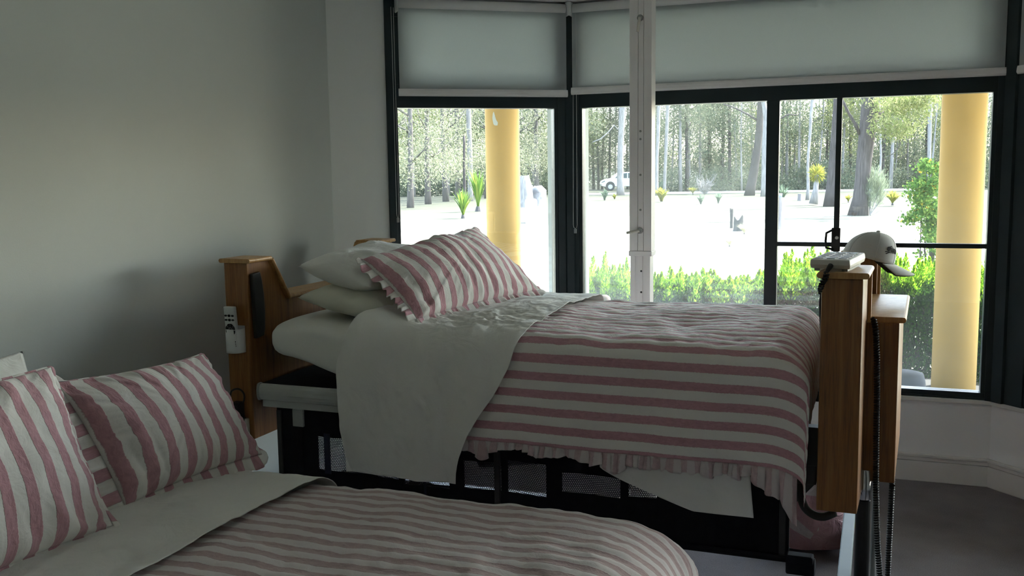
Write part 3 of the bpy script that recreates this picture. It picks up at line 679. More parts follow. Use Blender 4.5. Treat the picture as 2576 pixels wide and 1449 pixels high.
# ------------------------------------------------------------------ black net side guard hanging off the near rail
guard = thing('net_guard', W(1.0, -0.02, 0.36), 'black fabric side guard with net windows hanging below the raised bed', 'bed guard')
GL, GR, GT, GB = 0.108, 1.955, 0.72, 0.365
wins = [(0.262, 0.415, 0.50, 0.598), (0.452, 0.528, 0.49, 0.575), (0.560, 0.708, 0.47, 0.585), (0.735, 0.868, 0.475, 0.610), (0.905, 1.035, 0.475, 0.622), (1.075, 1.155, 0.478, 0.600), (1.215, 1.345, 0.50, 0.585), (1.375, 1.465, 0.50, 0.588), (1.555, 1.70, 0.50, 0.56)]
wins[0] = (0.262, 0.415, 0.49, 0.600)
px_w = [(795, 912, 1098, 1195), (945, 1002, 1150, 1207), (1015, 1128, 1160, 1232), (1165, 1258, 1158, 1238), (1273, 1374, 1160, 1252), (1412, 1560, 1190, 1256), (1580, 1650, 1190, 1258), (1692, 1800, 1230, 1262)]
wins = []
for x0, x1, y0, y1 in px_w:
    p = on_plane(x0, y0, W(0, -0.012, 0), nv); q = on_plane(x1, y1, W(0, -0.012, 0), nv); m_ = on_plane((x0 + x1) / 2, (y0 + y1) / 2, W(0, -0.012, 0), nv)
    uvp = lambda r: float(np.dot(r[:2] - O, U))
    wins.append((uvp(p), uvp(q), float(q[2]), float(p[2])))
xs = sorted(set([GL, GR] + [w[0] for w in wins] + [w[1] for w in wins]))
mb = MB()
def gtop(a): return GT + 0.02 * math.sin(a * 7) * 0.5 - 0.012
def gcol(a0, a1, z0, z1):
    k = max(2, int((a1 - a0) / 0.03) + 1); P = []
    for i in range(k):
        a = a0 + (a1 - a0) * i / (k - 1); za = z0 if z0 is not None else GB; zb = z1 if z1 is not None else gtop(a)
        P.append([W(a, -0.004 - 0.006 * math.sin(a * 23) , za), W(a, -0.004 - 0.006 * math.sin(a * 23), zb)])
    mb.grid(P)
for i in range(len(xs) - 1):
    a0, a1 = xs[i], xs[i + 1]; am = (a0 + a1) / 2; hit = [w for w in wins if w[0] < am < w[1]]
    if hit: gcol(a0, a1, None, hit[0][2]); gcol(a0, a1, hit[0][3], None)
    else: gcol(a0, a1, None, None)
mb.build('panel', M['cloth_black'], guard, solid=0.006)
for i, (a0, a1, z0, z1) in enumerate(wins):
    k = 12; P = []; Q = []
    for s in range(k):
        a = a0 + (a1 - a0) * s / (k - 1); b = -0.002 - 0.006 * math.sin(a * 23)
        P.append([W(a, b + 0.004 * math.sin(t * 2 + s), z0 + (z1 - z0) * t / 4) for t in range(5)]); Q.append([(a + 0.01 * math.sin(i), z0 + (z1 - z0) * t / 4 + a * 0.12 * math.sin(i * 2)) for t in range(5)])
    MB().grid(P, Q).build('net_window', M['net'], guard)
MB().box((0.315, -0.021, 0.47), (0.340, -0.018, 0.62), W).build('strap', M['navy'], guard)
MB().box((0.72, -0.026, 0.42), (0.728, -0.024, 0.66), W).build('strap', M['navy'], guard)
for a in (GL, 0.98, GR - 0.03):
    MB().box((a, -0.012, GB - 0.012), (a + 0.02, 0.004, GT - 0.03), W).build('frame_post', M['black'], guard, bevel=0.002)
MB().tube([W(GL, -0.012, GB - 0.004), W(GR + 0.04, -0.012, GB - 0.004)], 0.010, 10).build('bottom_tube', M['cloth_black'], guard)
mb = MB(); mb.tube([W(1.955, -0.03, 0.353), W(2.035, -0.03, 0.353)], 0.028, 16); mb.box((1.95, -0.055, 0.33), (2.03, -0.01, 0.39), W); mb.build('foot_block', M['cloth_black'], guard, bevel=0.006)

# ------------------------------------------------------------------ cloth builders
def prof_round(pts, r, n):
    """polyline (b, z) with rounded corners, resampled to n points; returns points, arc length"""
    out = [np.array(pts[0], float)]
    for i in range(1, len(pts) - 1):
        p, c, q = (np.array(pts[i - 1], float), np.array(pts[i], float), np.array(pts[i + 1], float))
        d1 = (p - c) / np.linalg.norm(p - c); d2 = (q - c) / np.linalg.norm(q - c)
        A = c + d1 * r; B = c + d2 * r
        for t in np.linspace(0, 1, 9): out.append((1 - t) ** 2 * A + 2 * t * (1 - t) * c + t * t * B)
    out.append(np.array(pts[-1], float)); out = np.array(out)
    L = np.concatenate([[0], np.cumsum(np.linalg.norm(np.diff(out, axis=0), axis=1))])
    t = np.linspace(0, L[-1], n)
    return np.stack([np.interp(t, L, out[:, 0]), np.interp(t, L, out[:, 1])], 1), t
def drape(name, mat, pts, r, aL, aR, a_drop, R, nS, nT, off=0.0, parent=None, wr=0.01, bulge=0.02, seed=1, ridge=0.0, period=0.0585, max_drop=0.3, side_wr=0.012, extra=None, thick=0.0015, end_slack=0.0):
    """cloth over a bed. aL(t01), aR(t01): ends along the bed; beyond a_drop it rolls over the foot end"""
    pr, t = prof_round(pts, r, nT); T01 = t / t[-1]
    d = np.gradient(pr, axis=0); d /= np.linalg.norm(d, axis=1)[:, None]; nn = np.stack([d[:, 1], -d[:, 0]], 1)
    if nn[nT // 2, 1] < 0: nn = -nn
    up_w = np.clip(nn[:, 1], 0, 1)[None, :]; side_w = np.clip(np.abs(nn[:, 0]), 0, 1)[None, :]
    s01 = np.linspace(0, 1, nS)[:, None]
    A = aL(T01)[None, :] * (1 - s01) + aR(T01)[None, :] * s01            # cloth coordinate along the bed
    ph = np.clip((A - a_drop) / R, 0, PI / 2); over = np.clip(A - a_drop - R * PI / 2, 0, None)
    a = np.where(A < a_drop, A, a_drop + R * np.sin(ph)); drop = np.where(A < a_drop, 0, R * (1 - np.cos(ph)) + over)
    drop = np.minimum(drop, max_drop)
    b = np.repeat(pr[None, :, 0], nS, 0); z = np.repeat(pr[None, :, 1], nS, 0)
    bm = (pts[1][0] + pts[-2][0]) / 2; hw = abs(pts[1][0] - pts[-2][0]) / 2
    z = z + bulge * up_w * np.clip(1 - ((b - bm) / hw) ** 2, 0, 1)
    tt = np.repeat(t[None, :], nS, 0)
    w = fbm(A * 5.5 + 3, tt * 4.5, seed, 3) * wr * 1.2 + fbm(A * 16, tt * 13, seed + 5, 3) * wr * 0.45
    w = w + side_w * side_wr * (fbm(A * 7, tt * 1.6, seed + 9, 3))
    if ridge: w = w + ridge * (np.cos(2 * PI * (tt / period + 0.03)) * 0.5) * (0.7 + fbm(A * 30, tt * 12, seed + 3, 2))
    w = w + off
    b = b + nn[None, :, 0] * w; z = z + nn[None, :, 1] * w
    # side hanging part swings outward where the end also rolls over, like a cloth corner
    a = a + (drop > 0) * w * 0.6 * np.clip(drop / R, 0, 1)
    z = z - drop * (1 - 0.6 * side_w)
    if extra is not None: a, b, z = extra(a, b, z, A, tt, side_w, up_w)
    P = Wv(np.stack([a, b, z], -1)); UV = np.stack([tt, A], -1)
    mb = MB().grid(P, UV); o = mb.build(name, mat, parent, smooth=True, solid=thick)
    return o, P, t
def ruffle(name, mat, line, down, out, height, parent, wave=0.011, lam=0.032, seed=3, nh=7):
    """gathered strip under a hem: line (n,3) points, down/out unit vectors"""
    line = np.asarray(line); dl = np.linalg.norm(np.diff(line, axis=0), axis=1); L = np.concatenate([[0], np.cumsum(dl)]); n = max(40, int(L[-1] / lam * 10))
    t = np.linspace(0, L[-1], n); Q = np.stack([np.interp(t, L, line[:, k]) for k in range(3)], 1)
    hgt = height(t / L[-1]) if callable(height) else np.full(n, height)
    hgt = hgt * (1 + 0.8 * fbm(t * 17, t * 0, seed, 3))
    down = np.asarray(down, float); out = np.asarray(out, float)
    ph = 2 * PI * (t / lam + 3.0 * fbm(t * 6, t * 0 + 4, seed + 2, 3))
    tang = np.gradient(Q, axis=0); tang /= np.linalg.norm(tang, axis=1)[:, None] + 1e-9
    P = np.zeros((n, nh, 3)); UV = np.zeros((n, nh, 2))
    for j in range(nh):
        f = j / (nh - 1); amp = wave * f ** 0.7
        P[:, j] = Q + down * (hgt * f)[:, None] + out * (amp * (np.cos(ph) + 0.4 * np.cos(ph * 2.3)) + 0.004 * f)[:, None] + tang * (amp * 0.8 * np.sin(ph))[:, None]
        UV[:, j, 0] = t; UV[:, j, 1] = f * 0.05
    return MB().grid(P, UV).build(name, mat, parent, smooth=True, solid=0.001)
def pillow(name, mat, c00, c10, c11, c01, thick, label, cat='pillow', group=None, ns=72, nt=52, wr=0.007, seed=1, ruff=None, pinch=0.05, frame=Wv, sag=0.0, pw=0.55, stripe_u=True, rw=0.035, crease=0.55):
    """c00 bottom near, c10 bottom far, c11 top far, c01 top near"""
    c = frame(np.array([c00, c10, c11, c01], float)); Ls = np.linalg.norm(c[1] - c[0]); Lt = np.linalg.norm(c[3] - c[0])
    nrm = np.cross(c[1] - c[0], c[3] - c[0]); nrm /= np.linalg.norm(nrm)
    s = np.linspace(0, 1, ns); t = np.linspace(0, 1, nt); S, T = np.meshgrid(s, t, indexing='ij')
    k = pinch * (1 - 0.0); S2 = 0.5 + (S - 0.5) * (1 - k * (1 - (2 * T - 1) ** 2) * 1.0); T2 = 0.5 + (T - 0.5) * (1 - k * 1.4 * (1 - (2 * S - 1) ** 2))
    base = (c[0] * ((1 - S2) * (1 - T2))[..., None] + c[1] * (S2 * (1 - T2))[..., None] + c[2] * (S2 * T2)[..., None] + c[3] * ((1 - S2) * T2)[..., None])
    e = (np.clip(1 - np.abs(2 * S - 1) ** 2.2, 0, 1) * np.clip(1 - np.abs(2 * T - 1) ** 2.2, 0, 1)) ** pw
    edge = np.minimum(np.minimum(S, 1 - S) * Ls, np.minimum(T, 1 - T) * Lt)
    fr_ = np.exp(-edge / 0.07)
    ang = np.arctan2((T - 0.5) * Lt, (S - 0.5) * Ls)
    w = wr * (1.6 * fbm(S * Ls * 7, T * Lt * 7, seed, 3) + fr_ * 1.5 * fbm(ang * 9, edge * 4, seed + 4, 3))
    dB, dT_, dL, dR = T * Lt, (1 - T) * Lt, S * Ls, (1 - S) * Ls
    def creases(along, depth, amp, reach, sd, fq):
        c_ = np.abs(vnoise(along * fq + 0.6 * np.sin(depth * 9), depth * 2.2, sd)) * 2 - 0.5
        return amp * c_ * np.exp(-(depth / reach) ** 1.3)
    w = w + crease * (creases(S * Ls, dB, 0.016, 0.15, seed + 31, 17) + creases(S * Ls, dT_, 0.008, 0.09, seed + 37, 14) + creases(T * Lt, dL, 0.011, 0.10, seed + 41, 18) + creases(T * Lt, dR, 0.009, 0.10, seed + 43, 18))
    mask = np.clip(edge / 0.015, 0, 1)
    mb = MB(); UV = np.stack([S * Ls, T * Lt], -1)
    front = base + nrm * ((thick * 0.5 * e + w * mask))[..., None]; front[..., 2] -= sag * e
    back = base - nrm * ((thick * 0.5 * e - w * 0.5 * mask))[..., None]; back[..., 2] -= sag * e
    mb.grid(front, UV); mb.grid(back[:, ::-1], UV[:, ::-1])
    o = mb.build(name, mat, None, smooth=True); wd = o.modifiers.new('weld', 'WELD'); wd.merge_threshold = 0.0006
    tag(o, label, cat, group)
    if ruff:
        # strip all round the seam, lying in the plane of the pillow
        loop = []; outs = []
        cc = base[ns // 2, nt // 2]
        idx = [(i, 0) for i in range(ns)] + [(ns - 1, j) for j in range(1, nt)] + [(i, nt - 1) for i in range(ns - 2, -1, -1)] + [(0, j) for j in range(nt - 2, -1, -1)]
        Q = np.array([base[i, j] for i, j in idx]); 
        ex = (c[1] - c[0]) / Ls; ey = (c[3] - c[0]) / Lt
        od = np.array([(-ey if j == 0 else ey if j == nt - 1 else 0 * ey) + (-ex if i == 0 else ex if i == ns - 1 else 0 * ex) for i, j in idx]); od /= np.linalg.norm(od, axis=1)[:, None]
        dl = np.linalg.norm(np.diff(Q, axis=0), axis=1); L = np.concatenate([[0], np.cumsum(dl)]); n = int(L[-1] / 0.004); tt = np.linspace(0, L[-1], n)
        Qi = np.stack([np.interp(tt, L, Q[:, k2]) for k2 in range(3)], 1); Oi = np.stack([np.interp(tt, L, od[:, k2]) for k2 in range(3)], 1); Oi /= np.linalg.norm(Oi, axis=1)[:, None]
        ph = 2 * PI * (tt / 0.04 + 1.8 * fbm(tt * 7, tt * 0, seed + 8, 2)); nh = 6; P = np.zeros((n, nh, 3)); UV2 = np.zeros((n, nh, 2))
        wl_ = np.array([ruff[0] if j == 0 else ruff[1] if i == ns - 1 else ruff[2] if j == nt - 1 else ruff[3] for i, j in idx], float); wr_e = np.interp(tt, L, wl_); ker = np.ones(15) / 15; wr_e = np.convolve(np.pad(wr_e, 7, mode='edge'), ker, 'valid')
        for j in range(nh):
            f = j / (nh - 1); P[:, j] = Qi + Oi * (wr_e * f * (1 + 0.35 * fbm(tt * 9, tt * 0 + 2, seed, 2)))[:, None] + nrm * (0.16 * wr_e * f ** 0.8 * (np.cos(ph) + 0.8 * np.cos(ph * 0.37 + 1)))[:, None]
            P[:, j, 2] -= 0.006 * f
            UV2[:, j, 0] = tt; UV2[:, j, 1] = f * 0.03
        MB().grid(P, UV2).build('ruffle', M['stripe_grey'], o, smooth=True, solid=0.001)
    return o

# mattress of the raised bed (rounded box with a lifted head end)
def mattress(name, a0, a1, b0, b1, z0, z1, mat, label, lift=None, r=0.06, seed=4):
    nA, nC = 110, 72; P = np.zeros((nA, nC, 3)); UV = np.zeros((nA, nC, 2))
    th = np.linspace(0, 2 * PI, nC)
    for i in range(nA):
        f = i / (nA - 1); a = a0 + (a1 - a0) * f
        de = min(a - a0, a1 - a); q = 1 - math.sqrt(max(0, 1 - (max(0, r - de) / r) ** 2)) if de < r else 0.0
        for j in range(nC):
            c_, s_ = math.cos(th[j]), math.sin(th[j]); e = 0.24
            x = math.copysign(abs(c_) ** e, c_); y = math.copysign(abs(s_) ** e, s_)
            hb_, hz = (b1 - b0) / 2 - q * r, (z1 - z0) / 2 - q * r
            P[i, j] = (a, (b0 + b1) / 2 + hb_ * x, (z0 + z1) / 2 + hz * y)
    if lift: P[..., 2] += lift(P[..., 0], P[..., 2])
    P[..., 2] += 0.006 * fbm(P[..., 0] * 7, P[..., 1] * 7 + P[..., 2] * 9, seed); P[..., 1] += 0.006 * fbm(P[..., 0] * 8, P[..., 2] * 6, seed + 3)
    mb = MB().grid(Wv(P)); mb.add(Wv(P[0]), [tuple(range(nC - 1))]); mb.add(Wv(P[-1]), [tuple(range(nC - 1))[::-1]])
    o = mb.build(name, mat, None, smooth=True); wd = o.modifiers.new('weld', 'WELD'); wd.merge_threshold = 0.0004
    return tag(o, label, 'mattress')
mattress('mattress', 0.06, 1.93, 0.0, 0.98, 0.795, 0.985, M['mattress'], 'mattress in a white fitted sheet on the raised bed, bare at its head end', lambda a, z: (0.035 + 0.055 * (z < 0.89)) * sstep(0.52, 0.08, a), r=0.07)

# coverlet of the raised bed
side = [(1.03, 0.70), (1.00, 1.0), (-0.012, 1.0), (-0.030, 0.655)]
def lift_head(a): return 0.035 * sstep(0.75, 0.25, a)
def ex_cov(a, b, z, A, tt, sw, uw):
    z = z - 0.018 * uw * np.exp(-(((A - 1.42) / 0.25) ** 2 + ((b - 0.35) / 0.2) ** 2)) 
    near = sstep(0.25, -0.02, b)
    z = z - 0.03 * sstep(1.0, 1.9, A) * near * uw * 0.4
    # foot corner billows out and hangs down
    k = sstep(1.85, 2.1, A) * sw * (b < 0.3)
    b = b - 0.035 * k; z = z + 0.0 * k
    return a, b, z
cov, PC, tC = drape('coverlet', M['stripe'], side, 0.075, lambda T: np.where(T < 0.5, 1.02, 1.02 - 0.30 * sstep(0.70, 1.0, T)), lambda T: np.full_like(T, 2.20), 1.885, 0.11, 330, 300, 0.010, wr=0.012, bulge=0.018, seed=21, ridge=0.0035, max_drop=0.26, extra=ex_cov)
tag(cov, 'pink and white striped coverlet draped over the raised bed', 'coverlet')
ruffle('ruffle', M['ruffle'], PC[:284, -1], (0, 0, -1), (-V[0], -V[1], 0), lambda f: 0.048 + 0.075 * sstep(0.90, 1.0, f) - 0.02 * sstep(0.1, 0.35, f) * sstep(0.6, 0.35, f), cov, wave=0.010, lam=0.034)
# white top sheet folded back over it
side2 = [(1.02, 0.85), (1.00, 1.0), (-0.012, 1.0), (-0.040, 0.50)]
def ex_sh(a, b, z, A, tt, sw, uw): 
    g1 = np.exp(-(((A - 0.86) / 0.17) ** 2 + ((b - 0.16) / 0.16) ** 2)); c_ = np.abs(fbm(A * 15 + b * 9, b * 17 - A * 5, 301, 3))
    z = z + g1 * (0.034 * (0.42 - c_)) * uw
    fold = sw * sstep(1.0, 0.75, z); b = b - fold * 0.030 * np.abs(vnoise(A * 8.5 + (z - 0.7) * 2.2, z * 1.3, 305)) * 2 + fold * 0.012
    return a, b, z + lift_head(a) * uw + 0.02 * sstep(0.8, 0.4, a) * uw
sh, PS, tS = drape('top_sheet', M['white_cotton'], side2, 0.075, lambda T: 0.50 - 0.10 * sstep(0.62, 0.78, T) + 0.035 * sstep(0.8, 1, T) , lambda T: 1.085 - 0.225 * sstep(0.66, 1.0, T) ** 1.0, 9, 0.1, 200, 260, 0.0270, wr=0.016, bulge=0.022, seed=41, side_wr=0.05, extra=ex_sh)
tag(sh, 'plain white top sheet folded back and hanging over the side of the raised bed', 'sheet')
# loose corner of the same sheet showing under the coverlet hem
nT_ = 40; P = np.zeros((60, nT_, 3)); bl = np.array
for i in range(60):
    f = i / 59; a = 1.36 + (1.83 - 1.36) * f; zl = 0.60 - 0.115 * min(1, f / 0.62) ** 0.8 + 0.0 * f
    for j in range(nT_):
        g = j / (nT_ - 1); z = 0.70 + (zl - 0.70) * g
        P[i, j] = (a + 0.02 * g * f, -0.020 - 0.006 * g + 0.006 * float(fbm(f * 3, g * 2, 77)), z)
MB().grid(Wv(P)).build('hanging_corner', M['white_cotton'], sh, smooth=True, solid=0.0015)

# pillows of the raised bed
pillow('pillow', M['cream_cotton'], (0.56, 0.10, 1.045), (0.58, 0.84, 1.045), (0.14, 0.86, 1.085), (0.12, 0.14, 1.095), 0.16, 'cream pillow lying lowest of the stack at the head of the raised bed', seed=5, pw=0.45)
pillow('pillow', M['white_cotton'], (0.45, 0.12, 1.145), (0.48, 0.82, 1.16), (0.10, 0.88, 1.225), (0.115, 0.16, 1.212), 0.17, 'white pillow on the cream one, under the striped pillow of the raised bed', seed=9, pw=0.5, wr=0.009)
pillow('pillow', M['stripe_grey'], (0.665, 0.06, 1.045), (0.85, 0.86, 1.06), (0.50, 1.00, 1.315), (0.378, 0.18, 1.240), 0.20, 'pink striped ruffled pillow leaning on the stack of the raised bed', seed=13, ruff=(0.035, 0.02, 0.008, 0.045), wr=0.011, crease=1.15, ns=130, nt=90)

# ------------------------------------------------------------------ near bed
NB = thing('low_bed', W(0.9, -1.2, 0), 'low bed in the near corner, its base hidden under striped bedding', 'bed')
mb = MB(); mb.box((-0.22, -1.92, 0.10), (1.72, -0.50, 0.36), W); mb.build('base', M['cloth_black'], NB, bevel=0.01)
for a in (-0.12, 1.6):
    for b in (-1.8, -0.62): MB().tube([W(a, b, 0), W(a, b, 0.11)], 0.025, 12).build('leg', M['black'], NB)
mattress('mattress', -0.24, 1.66, -1.95, -0.49, 0.36, 0.60, M['mattress'], 'mattress of the low near bed, in white under the striped coverlet', None, r=0.09, seed=14)
sideN = [(-0.45, 0.25), (-0.47, 0.615), (-1.96, 0.615), (-1.98, 0.25)]
covN, PN, tN = drape('coverlet', M['stripe_near'], sideN, 0.11, lambda T: np.full_like(T, 0.60), lambda T: np.full_like(T, 2.25), 1.56, 0.19, 330, 420, 0.012, wr=0.014, bulge=0.03, seed=61, ridge=0.0035, max_drop=0.36)
tag(covN, 'pink and white striped coverlet on the low bed nearest the camera', 'coverlet')
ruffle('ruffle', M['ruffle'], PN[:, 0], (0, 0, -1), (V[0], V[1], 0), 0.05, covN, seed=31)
shN, PSN, _ = drape('top_sheet', M['white_cotton'], sideN, 0.11, lambda T: np.full_like(T, -0.1), lambda T: np.full_like(T, 0.645), 9, 0.1, 150, 260, 0.026, wr=0.015, bulge=0.03, seed=71)
tag(shN, 'plain white top sheet folded back across the low near bed', 'sheet')
pillow('pillow', M['white_cotton'], (0.02, -1.65, 0.70), (0.06, -0.92, 0.70), (-0.13, -0.90, 1.06), (-0.16, -1.62, 1.04), 0.12, 'white pillow whose corner pokes up behind the left striped pillow', seed=23)
pillow('pillow', M['white_cotton'], (0.10, -1.15, 0.66), (0.12, -0.55, 0.66), (-0.02, -0.58, 0.945), (-0.045, -1.12, 1.01), 0.10, 'white pillow almost hidden behind the right striped pillow of the low bed', seed=25)
pillow('pillow', M['stripe_grey'], (0.285, -0.975, 0.665), (0.350, -0.44, 0.665), (0.150, -0.455, 0.985), (0.080, -0.985, 1.00), 0.21, 'pink striped ruffled pillow on the low bed, the right one of two', seed=27, ruff=(0.035, 0.012, 0.008, 0.095), wr=0.012, crease=1.15, ns=130, nt=90)
pillow('pillow', M['stripe_grey'], (0.33, -1.78, 0.66), (0.365, -1.10, 0.665), (0.165, -1.075, 1.065), (0.12, -1.74, 1.08), 0.22, 'pink striped ruffled pillow cut by the left picture edge, overlapping its twin', seed=33, ruff=(0.035, 0.012, 0.010, 0.03), wr=0.012, crease=1.15, ns=130, nt=90)

# ------------------------------------------------------------------ small things in the room
def bfr(a, b, z): return W(a, b, z)
# white telescopic post
pw_ = thing('support_post', W(1.166, 1.39, 0), 'white metal telescopic post with clamp levers between floor and ceiling', 'post')
A0, A1, B0, B1 = 1.116, 1.218, 1.35, 1.43
mb = MB(); q1, q2 = A0 + 0.040, A0 + 0.066
mb.box((A0, B0, 1.19), (q1 - 0.001, B1, CEIL), bfr); mb.box((q1, B0 + 0.001, 1.19), (q2 - 0.001, B1, CEIL), bfr); mb.box((q2, B0, 1.19), (A1, B1, CEIL), bfr)
up_ = mb.build('outer_sleeve', M['white_metal'], pw_, bevel=0.002)
mb = MB(); mb.box((A0 - 0.003, B0 - 0.004, 1.168), (A1 + 0.003, B1 + 0.003, 1.192), bfr); mb.build('collar', M['white_metal'], pw_, bevel=0.003)
mb = MB(); l0, l1 = A0 + 0.004, A1 - 0.006
mb.box((l0, B0 + 0.010, 0), (l1, B1 - 0.004, 1.17), bfr)
mb.box((l0, B0 + 0.004, 0), (l0 + 0.022, B0 + 0.011, 1.17), bfr); mb.box((l0 + 0.032, B0 + 0.004, 0), (l0 + 0.056, B0 + 0.011, 1.17), bfr); mb.box((l0 + 0.061, B0 + 0.004, 0), (l1, B0 + 0.011, 1.17), bfr)
lo_ = mb.build('inner_post', M['white_metal'], pw_, bevel=0.001)
pl = lambda x, y, o=0.0: on_plane(x, y, W(0, B0 - o, 0), nv)
bk = (-V[0], -V[1], 0)
for x, y in ((1611, 330), (1611, 350), (1611, 440), (1611, 528)):
    MB().lathe([(0.0052, 0), (0.0052, 0.0015), (0.003, 0.002)], pl(x, y), 14, axis=bk).build('screw', M['grey_plastic'], up_)
for x, y in ((1613, 682), (1613, 735)):
    MB().lathe([(0.0045, -0.001), (0.0045, 0.0012)], pl(x, y, -0.003), 14, axis=bk).build('peg_hole', M['black_seal'], lo_)
for (x, y), (dx, dz) in (((1611, 45), (-0.008, -0.062)), ((1610, 580), (-0.058, -0.010))):
    c = pl(x, y); kb = MB().lathe([(0.014, 0), (0.014, 0.008), (0.010, 0.012)], c, 20, axis=bk); k_ = kb.build('clamp_knob', M['grey_plastic'], up_, bevel=0.001)
    c2 = c + np.array([bk[0], bk[1], 0]) * 0.014; e = c2 + np.array([U[0] * dx, U[1] * dx, dz]) + np.array([bk[0], bk[1], 0]) * 0.006
    MB().tube([c2, (c2 * 0.5 + e * 0.5), e], [0.007, 0.0065, 0.006], 12).build('lever', M['off_white'], k_, smooth=True)
MB().box((A0 - 0.05, B0 - 0.05, 0), (A1 + 0.05, B1 + 0.05, 0.012), bfr).build('foot_plate', M['white_metal'], pw_, bevel=0.002)

# bed hand control lying on the near foot post
ZC = ZT + 0.018
hc = thing('hand_control', W(2.07, 0.06, ZC), 'off-white bed hand control lying on the near foot post of the raised bed', 'remote control')
def HF(x, y, z):
    c, s = math.cos(math.radians(-11)), math.sin(math.radians(-11)); return W(2.075 + c * x - s * y, 0.075 + s * x + c * y, ZC + 0.004 + z + 0.012 * 0 + y * 0.03)
mb = MB()
P0 = [(-0.060, -0.085, 0.006), (0.052, -0.085, 0.006), (0.052, 0.11, 0.006), (-0.060, 0.11, 0.006)]; P1 = [(-0.062, -0.092, 0.018), (0.054, -0.092, 0.018), (0.054, 0.115, 0.018), (-0.062, 0.115, 0.018)]; P2 = [(-0.060, -0.090, 0.034), (0.052, -0.090, 0.034), (0.052, 0.113, 0.034), (-0.060, 0.113, 0.034)]
VV = [HF(*p) for p in P0 + P1 + P2]
F_ = [(3, 2, 1, 0), (8, 9, 10, 11)] + [(k * 4 + i, k * 4 + (i + 1) % 4, k * 4 + 4 + (i + 1) % 4, k * 4 + 4 + i) for k in (0, 1) for i in range(4)]
mb.add(VV, F_); mb.build('case', M['off_white'], hc, bevel=0.004, seg=3)
for i in range(3):
    for j in range(5):
        x = -0.04 + 0.034 * i; y = -0.06 + 0.034 * j
        MB().box((x - 0.012, y - 0.011, 0.0335), (x + 0.012, y + 0.011, 0.0358), HF).build('button', M['grey_plastic'], hc, bevel=0.001)
MB().box((-0.045, 0.088, 0.0335), (0.038, 0.104, 0.0350), HF).build('display', M['black'], hc)
for x in (-0.045, 0.035):
    MB().box((x - 0.008, -0.07, -0.0035), (x + 0.008, 0.10, 0.007), HF).build('foot', M['grey_plastic'], hc)
def helix(path, r, wire, pitch, n=7):
    path = [np.array(p, float) for p in path]; d = [np.linalg.norm(path[i + 1] - path[i]) for i in range(len(path) - 1)]; L = np.concatenate([[0], np.cumsum(d)])
    P = np.array(path); K = max(8, int(L[-1] / pitch * n)); t = np.linspace(0, L[-1], K); Q = np.stack([np.interp(t, L, P[:, k]) for k in range(3)], 1)
    T = np.gradient(Q, axis=0); T /= np.linalg.norm(T, axis=1)[:, None]; a = np.cross(T, [1.0, 0.2, 0.1]); a /= np.linalg.norm(a, axis=1)[:, None]; b = np.cross(T, a)
    ph = 2 * PI * t / pitch; return Q + r * (np.cos(ph)[:, None] * a + np.sin(ph)[:, None] * b)
# its lead: strain relief, knotted coil, then straight down inside the post
cp = lambda x, y, b: on_plane(x, y, W(0, b, 0), nv)
mb = MB(); mb.tube([cp(2090, 668, -0.025), cp(2086, 674, -0.035), cp(2080, 684, -0.045)], [0.008, 0.0075, 0.005], 10)
mb.tube(helix([cp(2080, 684, -0.045), cp(2077, 700, -0.048), cp(2068, 712, -0.042), cp(2064, 724, -0.035), cp(2066, 738, -0.02)], 0.007, 0.003, 0.008), 0.0028, 5)
mb.tube([cp(2066, 738, -0.02), cp(2063, 760, 0.0), cp(2064, 800, 0.01), cp(2066, 850, 0.012), cp(2068, 886, 0.012)], 0.0035, 6)
mb.build('lead', M['cable'], hc, smooth=True)
# second hand control cord hanging behind the near foot post, two coil strands
def coil(name, px, label):
    mb = MB(); mb.tube(helix([cp(x, y, b) for x, y, b in px], 0.0065, 0.003, 0.0082), 0.0036, 5); return tag(mb.build(name, M['cable'], None, smooth=True), label, 'cable', None)
coil('coiled_cord', [(2197, 800, 0.175), (2203, 830, 0.165), (2206, 900, 0.16), (2206, 1000, 0.16), (2204, 1100, 0.16), (2203, 1220, 0.16), (2205, 1300, 0.16), (2208, 1380, 0.16), (2214, 1449, 0.16), (2218, 1520, 0.16)], 'black coiled cord hanging in front of the foot board, beside the dark leg')
coil('coiled_cord', [(2245, 1196, 0.30), (2244, 1225, 0.26), (2240, 1300, 0.25), (2236, 1380, 0.25), (2233, 1449, 0.25), (2230, 1540, 0.25)], 'black coiled cord hanging free below the outer edge of the foot board')

# baseball cap on the far foot post
hat = thing('baseball_cap', WF(2.09, 0.92, ZC), 'white baseball cap with a black rabbit emblem on the far foot post', 'hat')
hc0 = at(2189, 646, 3.42) 
fz = np.array([0.95, -0.16, -0.27]); fz /= np.linalg.norm(fz); sz = np.cross([0, 0, 1.0], fz); sz /= np.linalg.norm(sz); uz = np.cross(fz, sz)
def hatp(x, y, z): return hc0 + fz * x + sz * y + uz * z
RX, RY, RZ = 0.086, 0.074, 0.098
def crown(phi, th, o=0.0):
    e = 0.86; cx_, sx_ = math.cos(th), math.sin(th)
    x = (RX + o) * math.cos(phi) * cx_ ** 0.55; y = (RY + o) * math.sin(phi) * cx_ ** 0.6; z = (RZ + o) * sx_ ** 0.95
    if x < 0: z *= 1 - 0.30 * (-x / RX) ** 1.1; x *= 1.10
    return hatp(x, y, z - 0.006 + (-0.010 if x < 0 else 0) * 0)
nph, nth = 49, 15; P = [[crown(2 * PI * i / (nph - 1), (PI / 2) * j / (nth - 1) * 0.995) for j in range(nth)] for i in range(nph)]
cr = MB().grid(P).build('crown', M['hat'], hat, smooth=True, solid=0.0018)
mb = MB(); mb.sphere(hatp(0.0, 0, RZ - 0.004), 0.0075, 12, 8, (1, 1, 0.6)); mb.build('button', M['hat'], cr, smooth=True)
mb = MB(); 
